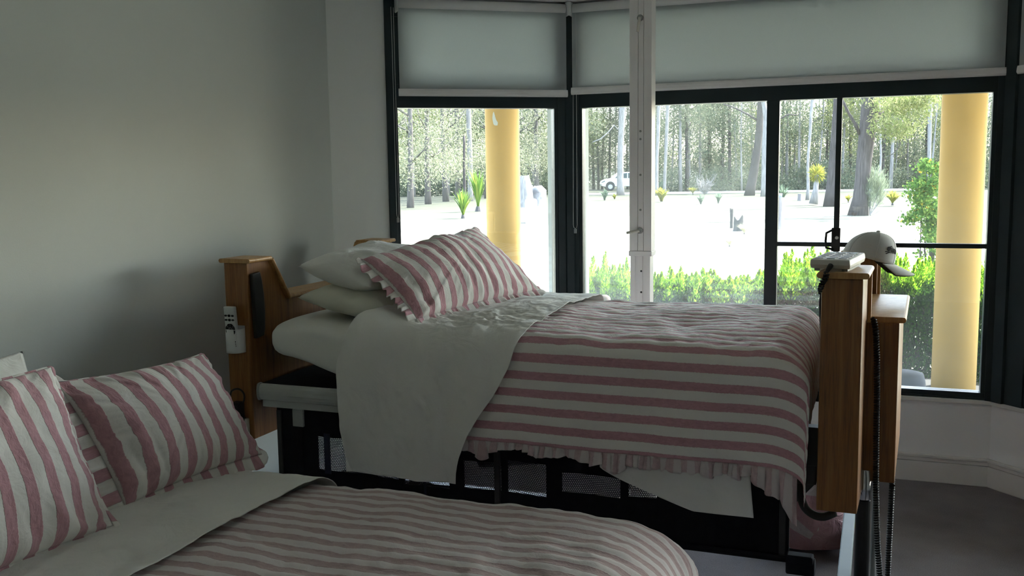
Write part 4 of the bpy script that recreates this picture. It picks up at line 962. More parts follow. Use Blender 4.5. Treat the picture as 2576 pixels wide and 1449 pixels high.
for k in range(6):
    ph = PI / 6 + k * PI / 3; mb.tube([crown(ph, (PI / 2) * j / 20 * 0.99, 0.0003) for j in range(21)], 0.0009, 5)
mb.build('seam', M['hat'], cr, smooth=True)
def brim(off, n=31, m=10, sh=0.0):
    P = []
    for i in range(n):
        ph = math.radians(-68 + 136 * i / (n - 1)); row = []
        for j in range(m):
            f = j / (m - 1); ext = (0.078 - sh) * math.cos(ph * 0.80) ** 0.55
            x = RX * math.cos(ph) + ext * f; y = RY * math.sin(ph) * (1 - 0.10 * f); z = -0.004 - off - 0.016 * f - 4.6 * (y ** 2) * (0.25 + 0.75 * f)
            row.append(hatp(x, y, z))
        P.append(row)
    return P
MB().grid(brim(0)).build('brim', M['hat'], hat, smooth=True, solid=0.002)
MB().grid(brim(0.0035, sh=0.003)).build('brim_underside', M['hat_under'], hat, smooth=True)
mb = MB(); mb.tube([crown(PI + math.radians(d), 0.02, 0.001) for d in range(-50, 51, 10)], 0.004, 8); mb.build('strap', M['off_white'], cr, smooth=True)
# running rabbit emblem, drawn as small embroidered patches on the crown (x towards the front, y up)
LG = [[(-.50, .18), (-.46, .36), (-.32, .44), (-.16, .40), (-.10, .22), (-.16, .02), (-.30, -.08), (-.40, -.02), (-.52, .02)],
      [(-.22, .40), (-.12, .56), (.06, .62), (.10, .54), (-.06, .48), (-.14, .36)], [(-.12, .34), (.0, .44), (.20, .46), (.22, .38), (.02, .36), (-.08, .26)],
      [(-.34, -.08), (-.62, -.20), (-.70, -.28), (-.60, -.30), (-.36, -.18), (-.22, -.12)], [(-.22, -.14), (-.52, -.38), (-.60, -.50), (-.48, -.48), (-.22, -.28), (-.10, -.16)]]
for k in range(9):
    x = -.06 + .10 * k; LG.append([(x, .30 - .01 * k), (x + .03, .29 - .01 * k), (x + .05, -.02 - .02 * (k % 3)), (x + .01, -.30 + .04 * (k % 2)), (x - .02, -.10)])
LG.append([(-.10, .30), (.20, .36), (.62, .30), (.80, .10), (.86, -.12), (.80, -.10), (.72, .12), (.56, .24), (.20, .30), (-.08, .24)])
mb = MB()
for poly_ in LG:
    pts = [crown(math.radians(-52 + 27 * x), math.radians(27 + 19 * y), 0.0016) for x, y in poly_]
    mb.add(pts, [tuple(range(len(pts)))])
mb.build('emblem', M['hatlogo'], cr, solid=0.001)

# television remote in a white holder fixed to the head board
hp = lambda x, y, o: on_plane(x, y, W(0, -o, 0), nv)
def uvz(p): return float(np.dot(p[:2] - O, U)), float(p[2])
ha, hz0 = uvz(hp(586, 888, 0.03)); _, hz1 = uvz(hp(586, 828, 0.03))
hold = thing('remote_holder', W(ha, 0, hz0), 'white plastic holder on the end of the head board of the raised bed', 'holder')
P = []; 
for k in range(17):
    t = -PI / 2 + PI * k / 16 if False else PI * k / 16
    P.append([W(ha - 0.037 * math.cos(t), -0.002 - 0.042 * math.sin(t) ** 0.8, z) for z in (hz0, hz0 + 0.01, hz1)])
MB().grid(P).build('cup', M['white_plastic'], hold, smooth=True, solid=0.0025)
MB().prism([(ha - 0.037 * math.cos(PI * k / 16), -0.042 * math.sin(PI * k / 16)) for k in range(17)], hz0, hz0 + 0.003, bfr).build('cup_floor', M['white_plastic'], hold)
MB().box((ha - 0.037, -0.002, hz0), (ha + 0.037, 0.0, hz1 + 0.01), bfr).build('back_plate', M['white_plastic'], hold)
ra, rz1 = uvz(hp(578, 771, 0.035)); _, rz0 = uvz(hp(582, 886, 0.03))
def RF(x, y, z):   # x width, y out of the wall, z up; leaning slightly
    lean = 0.055; return W(ra + 0.004 + x + z * -0.03, -0.018 - y - z * 0.04, hz0 + 0.006 + z)
RH = rz1 - hz0 - 0.006
tr = thing('television_remote', RF(0, 0, 0), 'slim white television remote standing in the holder on the head board', 'remote control')
MB().box((-0.0235, 0, 0), (0.0235, 0.018, RH), RF).build('case', M['white_plastic'], tr, bevel=0.004, seg=3)
mb = MB()
def button(cx, cz, w, h, n=10):
    MB().prism([(cx + w * math.cos(2 * PI * k / n), cz + h * math.sin(2 * PI * k / n)) for k in range(n)], 0.0175, 0.0195, lambda x, z, y: RF(x, y, z)).build('button', M['black'], tr)
for zz in (RH - 0.034, RH - 0.050):
    for x in (-0.015, 0.0, 0.015): button(x, zz, 0.006, 0.0036 if x else 0.005)
for zz in (RH - 0.132, RH - 0.148, 0.03):
    for x in (-0.015, -0.005, 0.005, 0.015): button(x, zz, 0.0038, 0.0036)
for k in range(8):
    a_, b_ = 2 * PI * k / 8 + 0.07, 2 * PI * (k + 1) / 8 - 0.07; c0 = (0.0, RH - 0.088)
    pp = [(c0[0] + 0.009 * math.cos(a_), c0[1] + 0.010 * math.sin(a_)), (c0[0] + 0.021 * math.cos(a_), c0[1] + 0.024 * math.sin(a_)), (c0[0] + 0.0215 * math.cos((a_ + b_) / 2), c0[1] + 0.0245 * math.sin((a_ + b_) / 2)), (c0[0] + 0.021 * math.cos(b_), c0[1] + 0.024 * math.sin(b_)), (c0[0] + 0.009 * math.cos(b_), c0[1] + 0.010 * math.sin(b_))]
    MB().prism(pp, 0.0175, 0.0195, lambda x, z, y: RF(x, y, z)).build('button', M['black'], tr)
button(0.0, RH - 0.088, 0.0068, 0.0075)
# plug with a looped lead behind the head board
pa, pz = uvz(hp(600, 1030, 0.02))
pg = thing('power_plug', W(pa, -0.02, pz - 0.06), 'dark plug with a looped lead low on the head board end', 'plug')
mb = MB(); mb.box((pa - 0.022, -0.045, pz - 0.035), (pa + 0.018, -0.004, pz + 0.03), bfr); mb.box((pa - 0.012, -0.04, pz - 0.06), (pa + 0.026, -0.004, pz - 0.03), bfr); mb.build('plug_body', M['cable'], pg, bevel=0.006)
MB().box((pa - 0.004, -0.022, pz - 0.10), (pa + 0.034, 0.0, pz - 0.035), bfr).build('socket_block', M['off_white'], pg, bevel=0.004)
MB().tube(smooth_path([hp(585, 1015, .03), hp(580, 1000, .03), hp(582, 985, .03), hp(592, 979, .03), hp(604, 980, .03), hp(613, 990, .03), hp(614, 1005, .02), hp(606, 1025, .012), hp(600, 1040, .01)]), 0.0035, 8).build('lead', M['cable'], pg, smooth=True)

# printed plastic bag on the carpet beyond the raised bed's foot
bc = atz(2050, 1388, 0.0) + np.array([0, 0.10, 0]); nA, nB = 40, 26; P = []
for i in range(nA):
    ph = 2 * PI * i / (nA - 1); row = []
    for j in range(nB):
        f = j / (nB - 1); z = 0.44 * f; r = 0.135 * (1 - f) ** 0.45 * (0.55 + 0.75 * math.sin(PI * min(1, f * 1.25 + 0.18)) ** 0.8) * (1 if f > 0 else 0) + 0.012
        if j == 0: r = 0.10
        r *= 1 + 0.16 * float(fbm(math.cos(ph) * 2 + 5, math.sin(ph) * 2 + f * 3, 91)) + 0.10 * f * math.cos(ph * 7 + f * 5)
        row.append((bc[0] + r * math.cos(ph) * 1.15 + 0.03 * f, bc[1] + r * math.sin(ph) * 0.8, z))
    P.append(row)
mb = MB().grid(P); mb.add([r[0] for r in P[:-1]], [tuple(range(nA - 1))[::-1]])
bg = mb.build('plastic_bag', M['bag'], None, smooth=True); tag(bg, 'pink printed plastic bag slumped on the carpet behind the foot of the raised bed', 'bag')

# ------------------------------------------------------------------ outside: ground, patio, roof, columns
nr, na = 60, 70; P = []
for i in range(nr):
    r = 3.0 + 190 * (i / (nr - 1)) ** 2.2; row = []
    for j in range(na):
        a_ = math.radians(-60 + 130 * j / (na - 1)); X, Y = r * math.sin(a_ + 0.2), r * math.cos(a_ + 0.2); row.append((X, Y, gz(X, Y) + (0.25 * float(fbm(X * 0.08, Y * 0.08, 5)) if r > 14 else 0) * 0.4 - (0.02)))
    P.append(row)
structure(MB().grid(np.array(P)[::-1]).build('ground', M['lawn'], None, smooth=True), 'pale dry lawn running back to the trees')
pat = [(-4.2, 7.6), (-0.35, 9.25), (0.6, 9.3), (3.35, 7.45), (3.9, 6.9), (6.2, 2.2), (6.2, -4.0), (3.3, -4.0), tuple(C_R + np.array([0.2, 0])), tuple(C34 + D3 * 0.1 + v2(0.16, 0.0)), tuple(w3.fr(-0.06, TK, 0)[:2]), tuple(w1.fr(1.33, TK, 0)[:2]), tuple(w1.fr(-0.5, TK, 0)[:2]), (-4.2, 4.9)]
structure(MB().prism(pat, -0.32, -0.12).build('patio', M['patio']), 'concrete patio outside the bay')
roofp = [(-9, 6.6), (-0.6, 9.75), (1.0, 9.8), (3.3, 8.15), (6.8, 7.8), (8.5, 2.0), (7.5, -1.0), tuple(C_R + v2(0.6, -0.2)), tuple(C_L + v2(-0.6, -0.1)), (-9, 0)]
structure(MB().prism([tuple(map(float, q)) for q in roofp], 2.62, 2.80).build('roof', M['roof']), 'roof over the room and patio')
def column(x0, x1, y, Y, lab):
    p = at((x0 + x1) / 2, y, Y); r = (x1 - x0) / 2 / 2417 * Y
    o = MB().tube([(p[0], p[1], -0.13), (p[0], p[1], 2.63)], r, 48).build('patio_column', M['yellow'], None, smooth=True)
    return tag(o, lab, 'column'), p, r
c1, p1, r1 = column(1222, 1308, 430, 8.95, 'round yellow patio column seen through the narrow window')
c2, p2, r2 = column(2360, 2466, 600, 7.15, 'round yellow patio column seen at the end of the long window')
# worn patch of grey on the first column
mb = MB(); cc = p1[:2]; 
pp = [(-.2, .06), (-.1, .10), (0.0, .02), (.12, -.08), (.30, -.14), (.24, -.20), (0, -.2), (-.16, -.17), (-.26, -.05)]
zc = at(1252, 292, 8.8)[2]; base_a = math.atan2(-cc[1], -cc[0]) - 0.42
V_ = [(cc[0] + (r1 + 0.0015) * math.cos(base_a + x * 0.62), cc[1] + (r1 + 0.0015) * math.sin(base_a + x * 0.62), zc + y * 0.42) for x, y in pp]
mb.add(V_, [tuple(range(len(V_)))]); mb.build('worn_patch', M['reveal'], c1)
# grey tub outside under the long window
tb = at(2282, 960, 5.75); mb = MB(); mb.lathe([(0.15, -0.0), (0.140, 0.20), (0.122, 0.38), (0.110, 0.425), (0.05, 0.44)], (tb[0] - 0.02, tb[1], -0.12), 36)
tag(mb.build('plastic_tub', M['grey_tub'], None, smooth=True), 'upturned grey tub on the patio just outside the long window', 'tub')

# ------------------------------------------------------------------ leaves
def leaves(name, mat, cen, dirs, ln, wd, parent=None, origin=None):
    n = len(cen); cen = np.asarray(cen, float); dirs = np.asarray(dirs, float); dirs /= np.linalg.norm(dirs, axis=1)[:, None] + 1e-9
    rnd = RNG.normal(size=(n, 3)); side_ = np.cross(dirs, rnd); side_ /= np.linalg.norm(side_, axis=1)[:, None] + 1e-9
    ln = np.broadcast_to(ln, n)[:, None]; wd = np.broadcast_to(wd, n)[:, None]
    A = cen - dirs * ln / 2; B = cen + side_ * wd / 2; D = cen + dirs * ln / 2; E_ = cen - side_ * wd / 2
    Vt = np.stack([A, B, D, E_], 1).reshape(-1, 3)
    if origin is None: origin = parent['_wo'] if parent is not None else (Vt[:, 0].mean(), Vt[:, 1].mean(), Vt[:, 2].min())
    og = np.array(list(origin), float); Vt = Vt - og
    me = bpy.data.meshes.new(name); me.vertices.add(4 * n); me.vertices.foreach_set('co', Vt.ravel())
    me.loops.add(4 * n); me.loops.foreach_set('vertex_index', np.arange(4 * n, dtype=np.int32)); me.polygons.add(n)
    me.polygons.foreach_set('loop_start', np.arange(0, 4 * n, 4, dtype=np.int32)); me.update(calc_edges=True)
    me.materials.append(mat); o = bpy.data.objects.new(name, me); C.objects.link(o); o['_wo'] = [float(x) for x in og]; TMP.append(o)
    if parent is not None: o.parent = parent; o.location = tuple(og - np.array(list(parent['_wo'])))
    else: o.location = tuple(og)
    return o
def cloud(n, c, rad, clumps=14, cr=0.35):
    """points in clumps inside an ellipsoid"""
    c = np.array(c, float); rad = np.array(rad, float)
    k = RNG.normal(size=(clumps, 3)); k /= np.linalg.norm(k, axis=1)[:, None]; k *= RNG.uniform(0.25, 1.0, (clumps, 1)) ** 0.6
    idx = RNG.integers(0, clumps, n); p = k[idx] + RNG.normal(size=(n, 3)) * cr * 0.6
    return c + p * rad
# hedge along the patio edge
HN = 9.0
def hfr(s, d, z):   # s along X, d towards the garden
    Y = (HN - 0.358 * s) / 0.934; return np.stack([s + d * 0.358, Y + d * 0.934, z], -1)
hp0 = hfr(np.array([2.0]), np.array([0.0]), np.array([-0.25]))[0]
hedge = thing('hedge', hp0, 'bright green feathery hedge growing just beyond the patio', 'hedge')
nL = 110000; s = RNG.uniform(0.72, 4.6, nL); d = RNG.uniform(-1, 1, nL); d = np.sign(d) * np.abs(d) ** 0.6 * 0.36
top = 0.85 + 0.14 * vnoise(s * 1.3, s * 0, 3) + 0.06 * np.clip(s - 2.2, 0, 2) - 0.10 * (d / 0.36) ** 2 - 0.05
u_ = RNG.uniform(0, 1, nL); z = -0.25 + top * (1 - u_ ** 1.5 * 0.97)
cen = hfr(s, d, z); dirs = RNG.normal(size=(nL, 3)) * 0.55 + np.array([0, 0, 0.9])
np_ = 420; npl_ = 260; ps = RNG.uniform(0.74, 4.6, np_); pd = RNG.uniform(-0.34, 0.34, np_); pb = -0.25 + 0.85 + 0.14 * vnoise(ps * 1.3, ps * 0, 3) + 0.06 * np.clip(ps - 2.2, 0, 2) - 0.10 * (pd / 0.36) ** 2 - 0.12; phh = RNG.uniform(0.10, 0.34, np_) * (0.75 + 1.0 * vnoise(ps * 2.3, ps * 0, 8))
f_ = RNG.uniform(0, 1, (np_, npl_)); an = RNG.uniform(0, 2 * PI, (np_, npl_)); rr_ = 0.075 * (1 - f_ ** 1.3) * RNG.uniform(0.3, 1, (np_, npl_))
cen_p = hfr((ps[:, None] + rr_ * np.cos(an)).ravel(), (pd[:, None] + rr_ * np.sin(an)).ravel(), (pb[:, None] + phh[:, None] * f_).ravel())
dir_p = np.stack([np.cos(an).ravel() * 0.5, np.sin(an).ravel() * 0.5, np.full(an.size, 0.9)], 1)
nP = len(cen_p); leaves('lit_tips', M['leaf_lit'], cen_p, dir_p, RNG.uniform(0.020, 0.042, nP), RNG.uniform(0.009, 0.016, nP), hedge)
leaves('foliage', M['leaf_hedge'], cen, dirs, RNG.uniform(0.022, 0.048, nL), RNG.uniform(0.010, 0.018, nL), hedge)
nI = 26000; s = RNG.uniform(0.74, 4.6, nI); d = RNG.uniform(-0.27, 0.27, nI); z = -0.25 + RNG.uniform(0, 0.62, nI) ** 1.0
leaves('shaded_inner_twigs', M['leaf_shaded'], hfr(s, d, z), RNG.normal(size=(nI, 3)) + [0, 0, 0.6], RNG.uniform(0.03, 0.06, nI), 0.014, hedge)  # dark filler leaves that stand for the shaded hedge interior
mb = MB()
for k in range(46):
    s0 = RNG.uniform(0.78, 4.5); d0 = RNG.uniform(-0.2, 0.2); e0 = RNG.uniform(-0.06, 0.06); q = hfr(np.array([s0, s0 + e0 * 0.5, s0 + e0]), np.array([d0, d0, d0]), np.array([-0.26, 0.1, 0.5])); mb.tube(q, [0.010, 0.007, 0.003], 5)
mb.build('stems', M['bark_dark'], hedge)
hedge_ok = 1
# terracotta ball pot between hedge and glass
pt = at(1521, 757, 8.1); mb = MB(); mb.lathe([(0.03, -0.06), (0.052, -0.03), (0.055, 0.0), (0.045, 0.035), (0.025, 0.05)], pt, 20); mb.tube([(pt[0], pt[1], -0.12), (pt[0], pt[1], pt[2] - 0.05)], 0.02, 8)
tag(mb.build('garden_ball', M['terracotta'], None, smooth=True), 'rusty brown ball on a stake beside the left end of the hedge', 'garden ornament')

# ------------------------------------------------------------------ near garden plants and stumps, placed on the lawn
def strap_plant(name, x, y, hpx, n, wd, mat, label, cat='plant', spread=0.55, wpx=None, group=None):
    g = ground_at(x, y); Y = g[1]; Hh = hpx / 2417 * Y; t = thing(name, g, label, cat, group); mb = MB()
    for k in range(n):
        a_ = RNG.uniform(0, 2 * PI); lean = RNG.uniform(0.05, 1.0) * spread; h = Hh * RNG.uniform(0.6, 1.0); dr = np.array([math.cos(a_), math.sin(a_), 0])
        pts = [g + dr * (lean * h * f ** 1.7) + np.array([0, 0, h * (f - 0.28 * lean * f ** 3)]) for f in np.linspace(0, 1, 7)]
        sd_ = np.array([-dr[1], dr[0], 0]) * 1.0 + np.array([0.25, 0, 0]); sd_ /= np.linalg.norm(sd_)
        w_ = [wd * (0.5 + 1.0 * math.sin(PI * min(1, f * 0.8 + 0.15))) * (1 - f ** 4) for f in np.linspace(0, 1, 7)]
        mb.grid([[p - sd_ * w / 2 for p, w in zip(pts, w_)], [p + sd_ * w / 2 for p, w in zip(pts, w_)]])
    mb.build('leaves', mat, t); MB().tube([g - np.array([0, 0, 0.03]), g + np.array([0, 0, Hh * 0.12])], [Hh * 0.08, Hh * 0.04], 8).build('crown_base', M['bark_dark'], t)
    return t
strap_plant('flax_plant', 1165, 550, 82, 70, 0.055, M['strap'], 'smaller bright strappy plant on the lawn, left of the yellow column', spread=0.55)
strap_plant('flax_plant', 1203, 533, 116, 80, 0.075, M['strap'], 'taller strappy plant standing against the yellow column edge', spread=0.32)
strap_plant('bromeliad', 1664, 506, 40, 45, 0.16, M['strap_yellow'], 'yellow bromeliad rosette right of the white post', spread=0.9)
strap_plant('broadleaf_plant', 1664, 486, 42, 14, 0.42, M['strap_grey'], 'broad pale green leaves behind the yellow bromeliad', spread=0.6)
strap_plant('agave_plant', 1763, 512, 26, 40, 0.09, M['strap_grey'], 'low spiky plant on the lawn, nearer the white post', spread=0.9)
strap_plant('agave_plant', 1807, 510, 30, 34, 0.08, M['strap_grey'], 'low spiky plant on the lawn in front of a stick', spread=0.7)
strap_plant('agave_plant', 1521, 503, 30, 34, 0.10, M['strap_grey'], 'pale spiky plant in front of the white car', spread=0.8)
strap_plant('agave_plant', 1546, 500, 16, 18, 0.09, M['strap_yellow'], 'small yellow spiky plant at the foot of the mottled trunk', spread=1.0)
strap_plant('grass_clump', 1743, 489, 22, 160, 0.035, M['strap_yellow'], 'rounded yellow-green grass clump near the kerb', spread=1.0)
strap_plant('grass_clump', 1969, 505, 46, 90, 0.04, M['strap_grey'], 'pale arching grass behind the tall stump', spread=0.9)
strap_plant('grass_clump', 2245, 515, 44, 130, 0.05, M['strap_yellow'], 'arching yellow grass clump right of the big leaning tree', spread=1.1)
strap_plant('grass_clump', 2134, 508, 22, 60, 0.04, M['strap_yellow'], 'small grass clump left of the big leaning tree', spread=0.9)
strap_plant('dry_grass_clump', 1872, 590, 34, 220, 0.010, M['dry_grass'], 'straw-coloured dry grass around the broken stump', spread=0.9)
strap_plant('dry_grass_clump', 1835, 622, 40, 200, 0.008, M['dry_grass'], 'straw-coloured dry grass on the lawn between broken stump and hedge', spread=1.0)
# palm-like yucca
g = ground_at(2046, 513); Y = g[1]; zc = at(2055, 440, Y); t = thing('yucca', g, 'yellow-green yucca with a spiky ball head on a pale stem', 'plant')
MB().tube([g, (g + zc) / 2 + np.array([0.03, 0, 0]), zc], [0.22, 0.13, 0.10], 12).build('trunk', M['bark_pale'], t, smooth=True)
n = 240; dd = RNG.normal(size=(n, 3)); dd /= np.linalg.norm(dd, axis=1)[:, None]; dd[:, 2] = dd[:, 2] * 1.15 + 0.05; R_ = 21.5 / 2417 * Y
leaves('leaves', M['strap_yellow'], zc + np.array([0, 0, 0.05]) + dd * R_ * 0.62, dd, R_ * RNG.uniform(0.7, 1.25, n), 0.05, t)
def trunk_px(name, label, px, mat, cat='tree', extend=9, branches=(), n=12, flare=1.0, Y=None, group=None, wob=0.03):
    g = ground_at(px[0][0], px[0][1]); Y = Y or g[1]
    if abs(Y - g[1]) > 0.5: g = at(px[0][0], px[0][1], Y); g[2] = gz(g[0], g[1])
    pts = [g] + [at(x, y, Y) for x, y, w in px[1:]]; rad = [w / 2 / 2417 * Y for x, y, w in px]; rad[0] *= flare
    if extend:
        d_ = pts[-1] - pts[-2]; d_ /= np.linalg.norm(d_); pts.append(pts[-1] + d_ * extend); rad.append(rad[-1] * 0.7)
    fine = []; fr_ = []
    P = np.array(pts); L = np.concatenate([[0], np.cumsum(np.linalg.norm(np.diff(P, axis=0), axis=1))]); k = max(8, int(L[-1] / 0.6)); tt = np.linspace(0, L[-1], k)
    Q = np.stack([np.interp(tt, L, P[:, i]) for i in range(3)], 1); rr = np.interp(tt, L, rad); Q[1:, 0] += wob * vnoise(tt[1:] * 0.7, tt[1:] * 0, len(name) + int(px[0][0])); Q[0, 2] -= 0.1
    rr[0] *= 1.15; t = thing(name, g, label, cat, group)
    MB().tube(Q, rr, n).build('trunk', mat, t, smooth=True)
    for br in branches:
        q = [at(x, y, Y + o) for x, y, w, o in br]; MB().tube(q, [w / 2 / 2417 * Y for x, y, w, o in br], 7).build('branch', mat, t, smooth=True)
    return t, g, Y
big, gB, YB = trunk_px('leaning_tree', 'big grey-barked tree leaning right, the thickest trunk in the long window', [(2158, 541, 46), (2166, 490, 36), (2172, 420, 36), (2183, 330, 40), (2192, 245, 44)], M['bark_grey'],
    branches=[[(2163, 338, 9, 0), (2150, 310, 8, 0), (2135, 285, 7, 0), (2118, 250, 7, -.3)], [(2196, 310, 14, 0), (2210, 290, 12, 0), (2228, 266, 9, .4)], [(2198, 330, 10, 0), (2216, 325, 8, .5), (2226, 318, 4, .6)], [(2205, 300, 5, .2), (2240, 312, 4, 0), (2258, 328, 3.5, -.2), (2268, 345, 3, -.3), (2284, 362, 2.6, -.4), (2283, 385, 2.3, -.4), (2272, 394, 2, -.4), (2262, 402, 1.8, -.4), (2246, 393, 1.5, -.4)], [(2264, 340, 2.6, -.3), (2264, 365, 2.2, -.3), (2248, 385, 1.8, -.3), (2227, 400, 1.4, -.3)]], n=20, extend=6)
c_ = at(2262, 300, YB - 1.5)
nn_ = 2600; leaves('hanging_foliage', M['leaf_gum'], cloud(nn_, c_, (1.05, 1.0, 0.75), 26, 0.35), RNG.normal(size=(nn_, 3)) + [0, 0, -0.8], RNG.uniform(0.10, 0.20, nn_), 0.035, big)
c_ = at(2290, 255, YB - 1.0); leaves('hanging_foliage', M['leaf_gum'], cloud(nn_, c_, (1.3, 1.0, 0.5), 22, 0.35), RNG.normal(size=(nn_, 3)) + [0, 0, -0.8], RNG.uniform(0.10, 0.20, nn_), 0.035, big)
trunk_px('gum_tree', 'dark straight trunk behind the narrow window bar, right of the yucca', [(2090, 516, 34), (2092, 470, 26), (2098, 400, 23), (2103, 330, 22), (2108, 255, 22)], M['bark_grey'], n=16)
trunk_px('gum_tree', 'grey trunk leaning right, just left of the wide window bar', [(1885, 490, 24), (1895, 440, 22), (1905, 380, 19), (1911, 320, 17), (1913, 260, 16)], M['bark_grey'], n=14,
    branches=[[(1908, 305, 6, 0), (1885, 290, 5, 0), (1850, 272, 4, .5), (1820, 262, 3, .8)], [(1912, 338, 5, 0), (1925, 325, 4, 0), (1945, 312, 4, -.3), (1965, 297, 4, -.4), (1985, 288, 3, -.4), (2008, 290, 2, -.4)]])
trunk_px('gum_tree', 'white-barked trunk close behind the leaning grey one', [(1921, 492, 15), (1922, 440, 14), (1925, 360, 17), (1927, 300, 13), (1920, 250, 12)], M['bark_pale'])
trunk_px('gum_tree', 'slim smooth pale trunk between wide window bar and yucca', [(2031, 501, 9), (2033, 470, 7.5), (2032, 400, 6.5), (2038, 340, 7), (2040, 290, 8), (2045, 240, 8)], M['bark_pale'], wob=0.0)
trunk_px('gum_tree', 'mottled pale trunk standing in front of the white car', [(1561, 490, 19), (1560, 450, 16), (1560, 400, 16), (1563, 330, 15), (1566, 265, 17)], M['bark_pale'], n=14,
    branches=[[(1558, 330, 4, 0), (1545, 315, 3.5, 0), (1528, 335, 3, -.2), (1510, 350, 3, -.3), (1490, 358, 3, -.3)]])
trunk_px('gum_tree', 'pale trunk rising right beside the white post', [(1651, 490, 11), (1653, 400, 8), (1656, 330, 9), (1658, 260, 9)], M['bark_pale'])
trunk_px('gum_tree', 'smooth pale trunk, second to the right of the white post', [(1671, 488, 8), (1674, 400, 8), (1677, 330, 9), (1680, 260, 9)], M['bark_pale'])
trunk_px('gum_tree', 'straight broken-topped grey trunk left of the yellow column', [(1169, 500, 9), (1167, 420, 6), (1168, 342, 6)], M['bark_grey'], extend=0, Y=52)
trunk_px('gum_tree', 'white trunk seen at the column side in the narrow window', [(1183, 500, 14), (1182, 400, 13), (1178, 268, 12)], M['bark_pale'], Y=60)
trunk_px('gum_tree', 'slim white trunk right of the big leaning tree', [(2212, 470, 7), (2216, 400, 5), (2213, 300, 5)], M['bark_pale'], Y=70)
trunk_px('gum_tree', 'pale trunk close to the right yellow column, high up', [(2335, 470, 11), (2338, 400, 9), (2339, 250, 10)], M['bark_pale'], Y=68)
# stumps
def stump(x, y, prof, label, mat, jag=0.0):
    g = ground_at(x, y); Y = g[1]; n = 18; P = []
    for k in range(n):
        a_ = 2 * PI * k / n; row = []
        for (r, h) in prof:
            rr = r / 2417 * Y * (1 + 0.22 * float(fbm(math.cos(a_) * 2 + x, math.sin(a_) * 2 + h * 0.03, 7))); hh = h / 2417 * Y
            if h == prof[-1][1]: hh += jag * float(vnoise(k * 0.9 + x, 0.0, 3)) * Y / 2417 * 20
            row.append((g[0] + rr * math.cos(a_), g[1] + rr * math.sin(a_), g[2] - 0.05 + hh))
        P.append(row)
    mb = MB().grid(P + [P[0]]); mb.add([P[k][-1] for k in range(n)], [tuple(range(n))]); return tag(mb.build('tree_stump', mat, None, smooth=True), label, 'tree stump'), g, Y
s1, gS, YS = stump(1955, 577, [(30, 0), (22, 12), (17, 30), (16, 60), (16, 84)], 'tall pale tree stump half hidden by the wide window bar', M['stump'], 0.3)
mb = MB(); pq = at(1962, 490, YS); mb.lathe([(9 / 2417 * YS, 0), (9.5 / 2417 * YS, 9 / 2417 * YS), (9.8 / 2417 * YS, 10 / 2417 * YS), (8.6 / 2417 * YS, 10.2 / 2417 * YS)], (gS[0] + 0.02, gS[1], gS[2] - 0.05 + 84.5 / 2417 * YS), 24)
tag(mb.build('bucket', M['blue_plastic'], None, smooth=True), 'small pale blue bucket on top of the tall stump', 'bucket')
stump(1858, 582, [(15, 0), (13, 12), (12, 38)], 'low dark broken stump with jagged top on the lawn', M['bark_dark'], 1.0)
stump(1840, 575, [(4, 0), (3.5, 22), (4, 50)], 'thin jagged sliver of stump left of the broken stump', M['bark_dark'], 0.8)
stump(2012, 503, [(6, 0), (5, 9), (5, 18)], 'small pale post stump left of the slim smooth trunk', M['stump'])
stump(1318, 520, [(28, 0), (22, 25), (20, 55), (13, 78)], 'huge white bleached stump beside the yellow column', M['bark_pale'], 0.4)
stump(1352, 516, [(20, 0), (22, 20), (20, 40), (12, 50)], 'burnt black and white root mass in the narrow window', M['burnt'], 0.6)
tag(MB().box((at(1322, 540, 33)[0], 33, gz(0, 33) - 0.05), (at(1352, 540, 33)[0], 33.7, at(1340, 501, 33)[2])).build('garden_block', M['low_wall'], None, bevel=0.08), 'white painted block on the lawn in the narrow window', 'garden block')
# kerb in front of the woods
k0 = at(1470, 485, 73.5); k1 = at(2330, 478, 73.5)
tag(MB().box((k0[0], 73.3, -0.12), (k1[0], 73.6, 0.03)).build('low_kerb', M['road_edge'], None, bevel=0.02), 'long low pale kerb between lawn and woods', 'kerb')
# wispy bush, flowering shrub, bare bush
g = ground_at(2188, 541); t = thing('wispy_bush', g, 'pale feathery bush beside the foot of the big leaning tree', 'bush'); Y = g[1]
cz = at(2200, 470, Y); nn_ = 5000; cen = cloud(nn_, cz, (0.45, 0.5, 0.75), 40, 0.3); leaves('foliage', M['leaf_wispy'], cen, (cen - g) * [1, 1, 1.2] + RNG.normal(size=(nn_, 3)) * 0.25, RNG.uniform(0.10, 0.22, nn_), 0.012, t)
mb = MB()
for k in range(9):
    e_ = cz + RNG.normal(size=3) * [0.25, 0.25, 0.4]; mb.tube([g, (g + e_) / 2 + RNG.normal(size=3) * 0.05, e_], [0.02, 0.014, 0.006], 5)
mb.build('stems', M['bark_pale'], t)
Y = 12.8; g = at(2345, 700, Y); g[2] = gz(g[0], g[1]); t = thing('flowering_shrub', g, 'tall loose shrub with orange flowers beside the right yellow column', 'shrub')
cs = [(2345, 420, 30, 22), (2330, 460, 40, 30), (2335, 520, 45, 34), (2318, 545, 36, 24), (2350, 590, 38, 30), (2340, 480, 50, 40), (2365, 540, 40, 50), (2350, 640, 34, 30)]
cen = np.concatenate([cloud(700, at(x, y, Y), (rx / 2417 * Y, 0.3, rz / 2417 * Y), 10, 0.4) for x, y, rx, rz in cs]); nn_ = len(cen)
leaves('foliage', M['leaf_shrub'], cen, RNG.normal(size=(nn_, 3)) + [0, 0, 0.2], RNG.uniform(0.03, 0.065, nn_), 0.032, t)
cen2 = cen[RNG.choice(nn_, 70)]; leaves('flowers', M['leaf_orange'], cen2, RNG.normal(size=(70, 3)), 0.065, 0.05, t)
mb = MB()
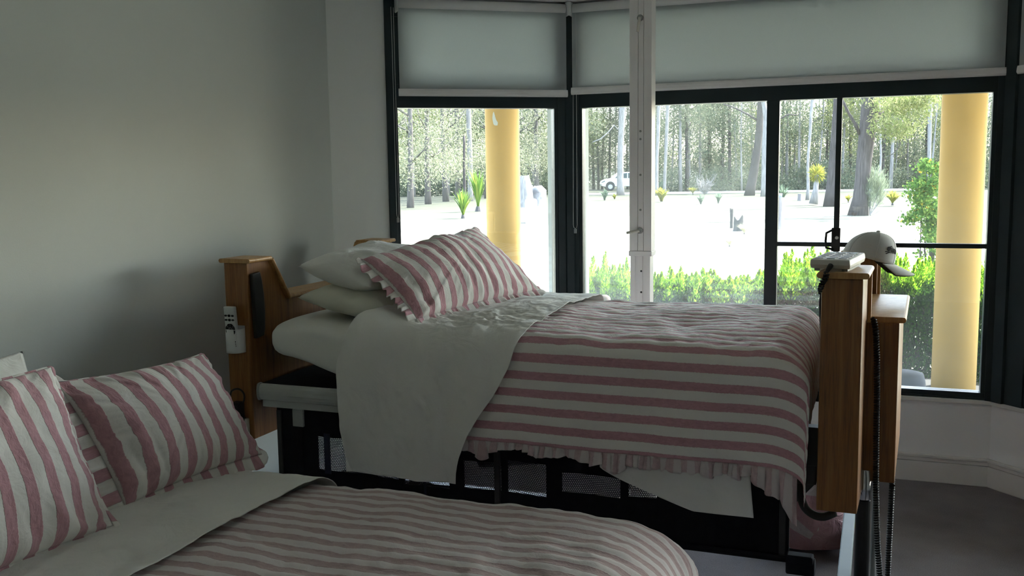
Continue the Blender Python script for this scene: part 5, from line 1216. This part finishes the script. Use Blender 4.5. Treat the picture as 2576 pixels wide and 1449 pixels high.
for x, y, rx, rz in cs: mb.tube([g, (g + at(x, y, Y)) / 2 + RNG.normal(size=3) * 0.04, at(x, y - rz, Y)], [0.02, 0.012, 0.004], 5)
mb.build('stems', M['bark_dark'], t)
g = ground_at(1772, 489); t = thing('bare_bush', g, 'whitish leafless bush near the kerb', 'bush'); mb = MB(); Y = g[1]
for k in range(60):
    a_ = RNG.uniform(0, 2 * PI); h = RNG.uniform(0.5, 1.55); e_ = g + np.array([math.cos(a_) * h * 0.6, math.sin(a_) * h * 0.6, h]); m_ = (g + e_) / 2 + RNG.normal(size=3) * 0.12; mb.tube([g, m_, e_], [0.03, 0.02, 0.01], 4)
    for q_ in range(2): mb.tube([m_, m_ + RNG.normal(size=3) * 0.3 + [0, 0, 0.2]], [0.014, 0.006], 4)
mb.build('twigs', M['bark_pale'], t)

# ------------------------------------------------------------------ white car behind the mottled trunk
Yc = 92.0; cp0 = at(1513, 476, Yc); cz0 = gz(cp0[0], Yc)
S_ = 1.0; car = thing('car', (cp0[0] + 2.2, Yc, cz0), 'white car parked at the woods behind the mottled trunk', 'car')
cb = [(0.0, 0.62), (0.05, 0.42), (0.35, 0.35), (4.35, 0.35), (4.5, 0.6), (4.52, 1.0), (4.35, 1.15), (4.05, 1.62), (3.6, 1.70), (2.0, 1.72), (1.6, 1.62), (1.05, 1.16), (0.3, 1.0), (0.05, 0.85)]
def cfr(x, z, y): return (cp0[0] + x, Yc + y, cz0 + z)
bd = MB().prism(cb, 0, 1.8, cfr).build('body', M['car_white'], car, bevel=0.06, seg=3)
MB().prism([(1.30, 1.16), (1.72, 1.55), (2.45, 1.62), (2.45, 1.14)], -0.02, 1.82, cfr).build('side_window', M['car_glass'], bd)
MB().prism([(2.55, 1.14), (2.55, 1.62), (3.5, 1.60), (3.85, 1.20)], -0.02, 1.82, cfr).build('side_window', M['car_glass'], bd)
for x in (0.85, 3.65):
    MB().tube([cfr(x, 0.40, -0.03), cfr(x, 0.40, 1.83)], 0.44, 24).build('wheel_arch', M['black'], car)
    wl_ = MB().tube([cfr(x, 0.34, -0.06), cfr(x, 0.34, 1.86)], 0.34, 24).build('wheel', M['tyre'], car)
    MB().tube([cfr(x, 0.34, -0.075), cfr(x, 0.34, -0.055)], 0.22, 16).build('rim', M['alloy'], wl_)
MB().prism([(0.0, 0.78), (0.28, 0.95), (0.36, 0.84), (0.05, 0.72)], -0.02, 0.3, cfr).build('headlight', M['car_glass'], car)

# ------------------------------------------------------------------ woods
def forest_proto(k, mat, trunk_mat, h=15.0, r=0.14, n=3800, zlo=1.8, spread=(1.9, 1.9), leaf=0.22, lean=0.3):
    t = thing('gum_tree', (0, 0, 0), None, None); mb = MB()
    pts = [np.array([lean * math.sin(f * 3 + k) * f, 0.2 * math.sin(k * 2 + f * 4) * f, h * f]) for f in np.linspace(0, 1, 9)]
    mb.tube(pts, [r * (1.25 if i == 0 else 1 - 0.07 * i) for i in range(9)], 8)
    for q_ in range(7):
        z_ = RNG.uniform(zlo, h * 0.8); a_ = RNG.uniform(0, 2 * PI); L_ = RNG.uniform(0.8, 2.0); b0_ = np.array([lean * 0.5, 0, z_]); mb.tube([b0_, b0_ + np.array([math.cos(a_) * L_ * .6, math.sin(a_) * L_ * .6, L_ * 0.35]), b0_ + np.array([math.cos(a_) * L_, math.sin(a_) * L_, L_ * 0.8])], [r * .35, r * .2, r * .08], 5)
    mb.build('trunk', trunk_mat, t, smooth=True, origin=(0, 0, 0))
    cl = [cloud(n // 6, (RNG.uniform(-1, 1) * spread[0] * .6, RNG.uniform(-1, 1) * spread[1] * .6, RNG.uniform(zlo, h * 0.75)), (spread[0] * .75, spread[1] * .75, 1.3), 12, 0.45) for q_ in range(6)]
    cen = np.concatenate(cl); leaves('foliage', mat, cen, RNG.normal(size=(len(cen), 3)) + [0, 0, -0.5], RNG.uniform(leaf * .6, leaf * 1.3, len(cen)), leaf * 0.32, t, origin=(0, 0, 0))
    return t
protos = [forest_proto(0, M['leaf_forest'], M['bark_grey']), forest_proto(1, M['leaf_forest'], M['bark_dark'], r=0.10, zlo=1.5, n=4600), forest_proto(2, M['leaf_forest'], M['bark_pale'], r=0.12, h=17, n=3000, zlo=4),
          forest_proto(3, M['leaf_gum'], M['bark_pale'], r=0.09, zlo=3, n=3200), forest_proto(4, M['leaf_forest'], M['bark_pale'], r=0.07, n=1500, zlo=3, lean=0.8)]
GL1 = 'slender tree in the dense woods beyond the lawn'; GL2 = 'bushy pale olive tree filling the left part of the narrow window'
used = set()
def plant(pr, X, Y, s, rz, label, group):
    k = protos.index(pr) if pr in protos else pr.name
    if k not in used:
        used.add(k); pr.location = (X, Y, gz(X, Y) - 0.05); pr.rotation_euler = (0, 0, rz); pr.scale = (s, s, s); tag(pr, label, 'tree', group); return pr
    r = dup(pr, (X, Y, gz(X, Y) - 0.05), rz, s, label); r['group'] = group; r['category'] = 'tree'; return r
cnt = 0
for row, (Y0, npl) in enumerate([(77, 30), (82, 34), (88, 36), (96, 38), (106, 36)]):
    for k in range(npl):
        q_ = -0.22 + 0.80 * (k + RNG.uniform(0.1, 0.9)) / npl; Y = Y0 + RNG.uniform(-2, 3)
        if row < 3 and 0.078 < q_ < 0.15: continue
        if row == 3 and 0.07 < q_ < 0.16: Y = max(Y, 98.5)
        p_ = protos[int(RNG.integers(0, 5))]; plant(p_, q_ * Y, Y, RNG.uniform(0.85, 1.2), RNG.uniform(0, 6.28), GL1, 'trees of the woods beyond the lawn')
for k in range(12):
    Y = RNG.uniform(98.5, 104); plant(protos[int(RNG.integers(0, 2))], RNG.uniform(0.07, 0.16) * Y, Y, RNG.uniform(0.95, 1.2), RNG.uniform(0, 6.28), GL1, 'trees of the woods beyond the lawn')
# undergrowth bushes under the trees
def bush_proto(mat, n, rad, leaf, k):
    t = thing('undergrowth_bush', (0, 0, 0), None, None); cen = cloud(n, (0, 0, rad[2] * 0.8), rad, 22, 0.4); cen[:, 2] = np.abs(cen[:, 2])
    leaves('foliage', mat, cen, RNG.normal(size=(n, 3)) + [0, 0, .3], RNG.uniform(leaf * .6, leaf * 1.3, n), leaf * 0.4, t, origin=(0, 0, 0)); mb = MB()
    for q_ in range(6): mb.tube([(0, 0, 0), tuple(RNG.normal(size=3) * [rad[0] * .4, rad[1] * .4, 0] + [0, 0, rad[2] * 1.1])], [0.04, 0.015], 5)
    mb.build('stems', M['bark_dark'], t, origin=(0, 0, 0)); return t
bp = [bush_proto(M['leaf_forest'], 2200, (2.2, 1.5, 1.2), 0.22, 0), bush_proto(M['leaf_forest'], 2600, (2.4, 1.5, 2.2), 0.22, 1), bush_proto(M['leaf_forest'], 3600, (3.2, 1.8, 3.4), 0.26, 2)]
used2 = set()
for row, (Y0, npl, kk) in enumerate([(79, 22, 0), (90, 24, 1), (112, 26, 2)]):
    for k in range(npl):
        q_ = -0.22 + 0.80 * (k + RNG.uniform(0.1, 0.9)) / npl; Y = Y0 + RNG.uniform(-1.5, 2.5)
        if row < 2 and 0.065 < q_ < 0.16: continue
        X = q_ * Y; b_ = bp[kk]
        if kk not in used2: used2.add(kk); b_.location = (X, Y, gz(X, Y) - 0.05); o = b_
        else: o = dup(b_, (X, Y, gz(X, Y) - 0.05), RNG.uniform(0, 6.28), RNG.uniform(0.8, 1.25))
        tag(o, 'leafy bush in the shade under the woods', 'bush', 'undergrowth bushes under the trees')
# pale olive trees on the left
ol = forest_proto(7, M['leaf_pale'], M['bark_mid'], h=11, r=0.16, n=5200, zlo=0.8, spread=(2.6, 2.2), leaf=0.17)
for i, (x, Y, s_) in enumerate([(1030, 50, 1.0), (1075, 56, 1.1), (1120, 60, 1.1), (980, 52, 1.0), (1150, 66, 1.2), (1225, 66, 1.2), (1350, 74, 1.2), (1290, 70, 1.1)]):
    X = at(x, 430, Y)[0]
    if i == 0: ol.location = (X, Y, gz(X, Y) - 0.05); o = ol
    else: o = dup(ol, (X, Y, gz(X, Y) - 0.05), i * 1.3, s_)
    tag(o, GL2, 'tree', 'pale olive trees beyond the narrow window')

# ------------------------------------------------------------------ tidy
for o in TMP:
    if '_wo' in o: del o['_wo']
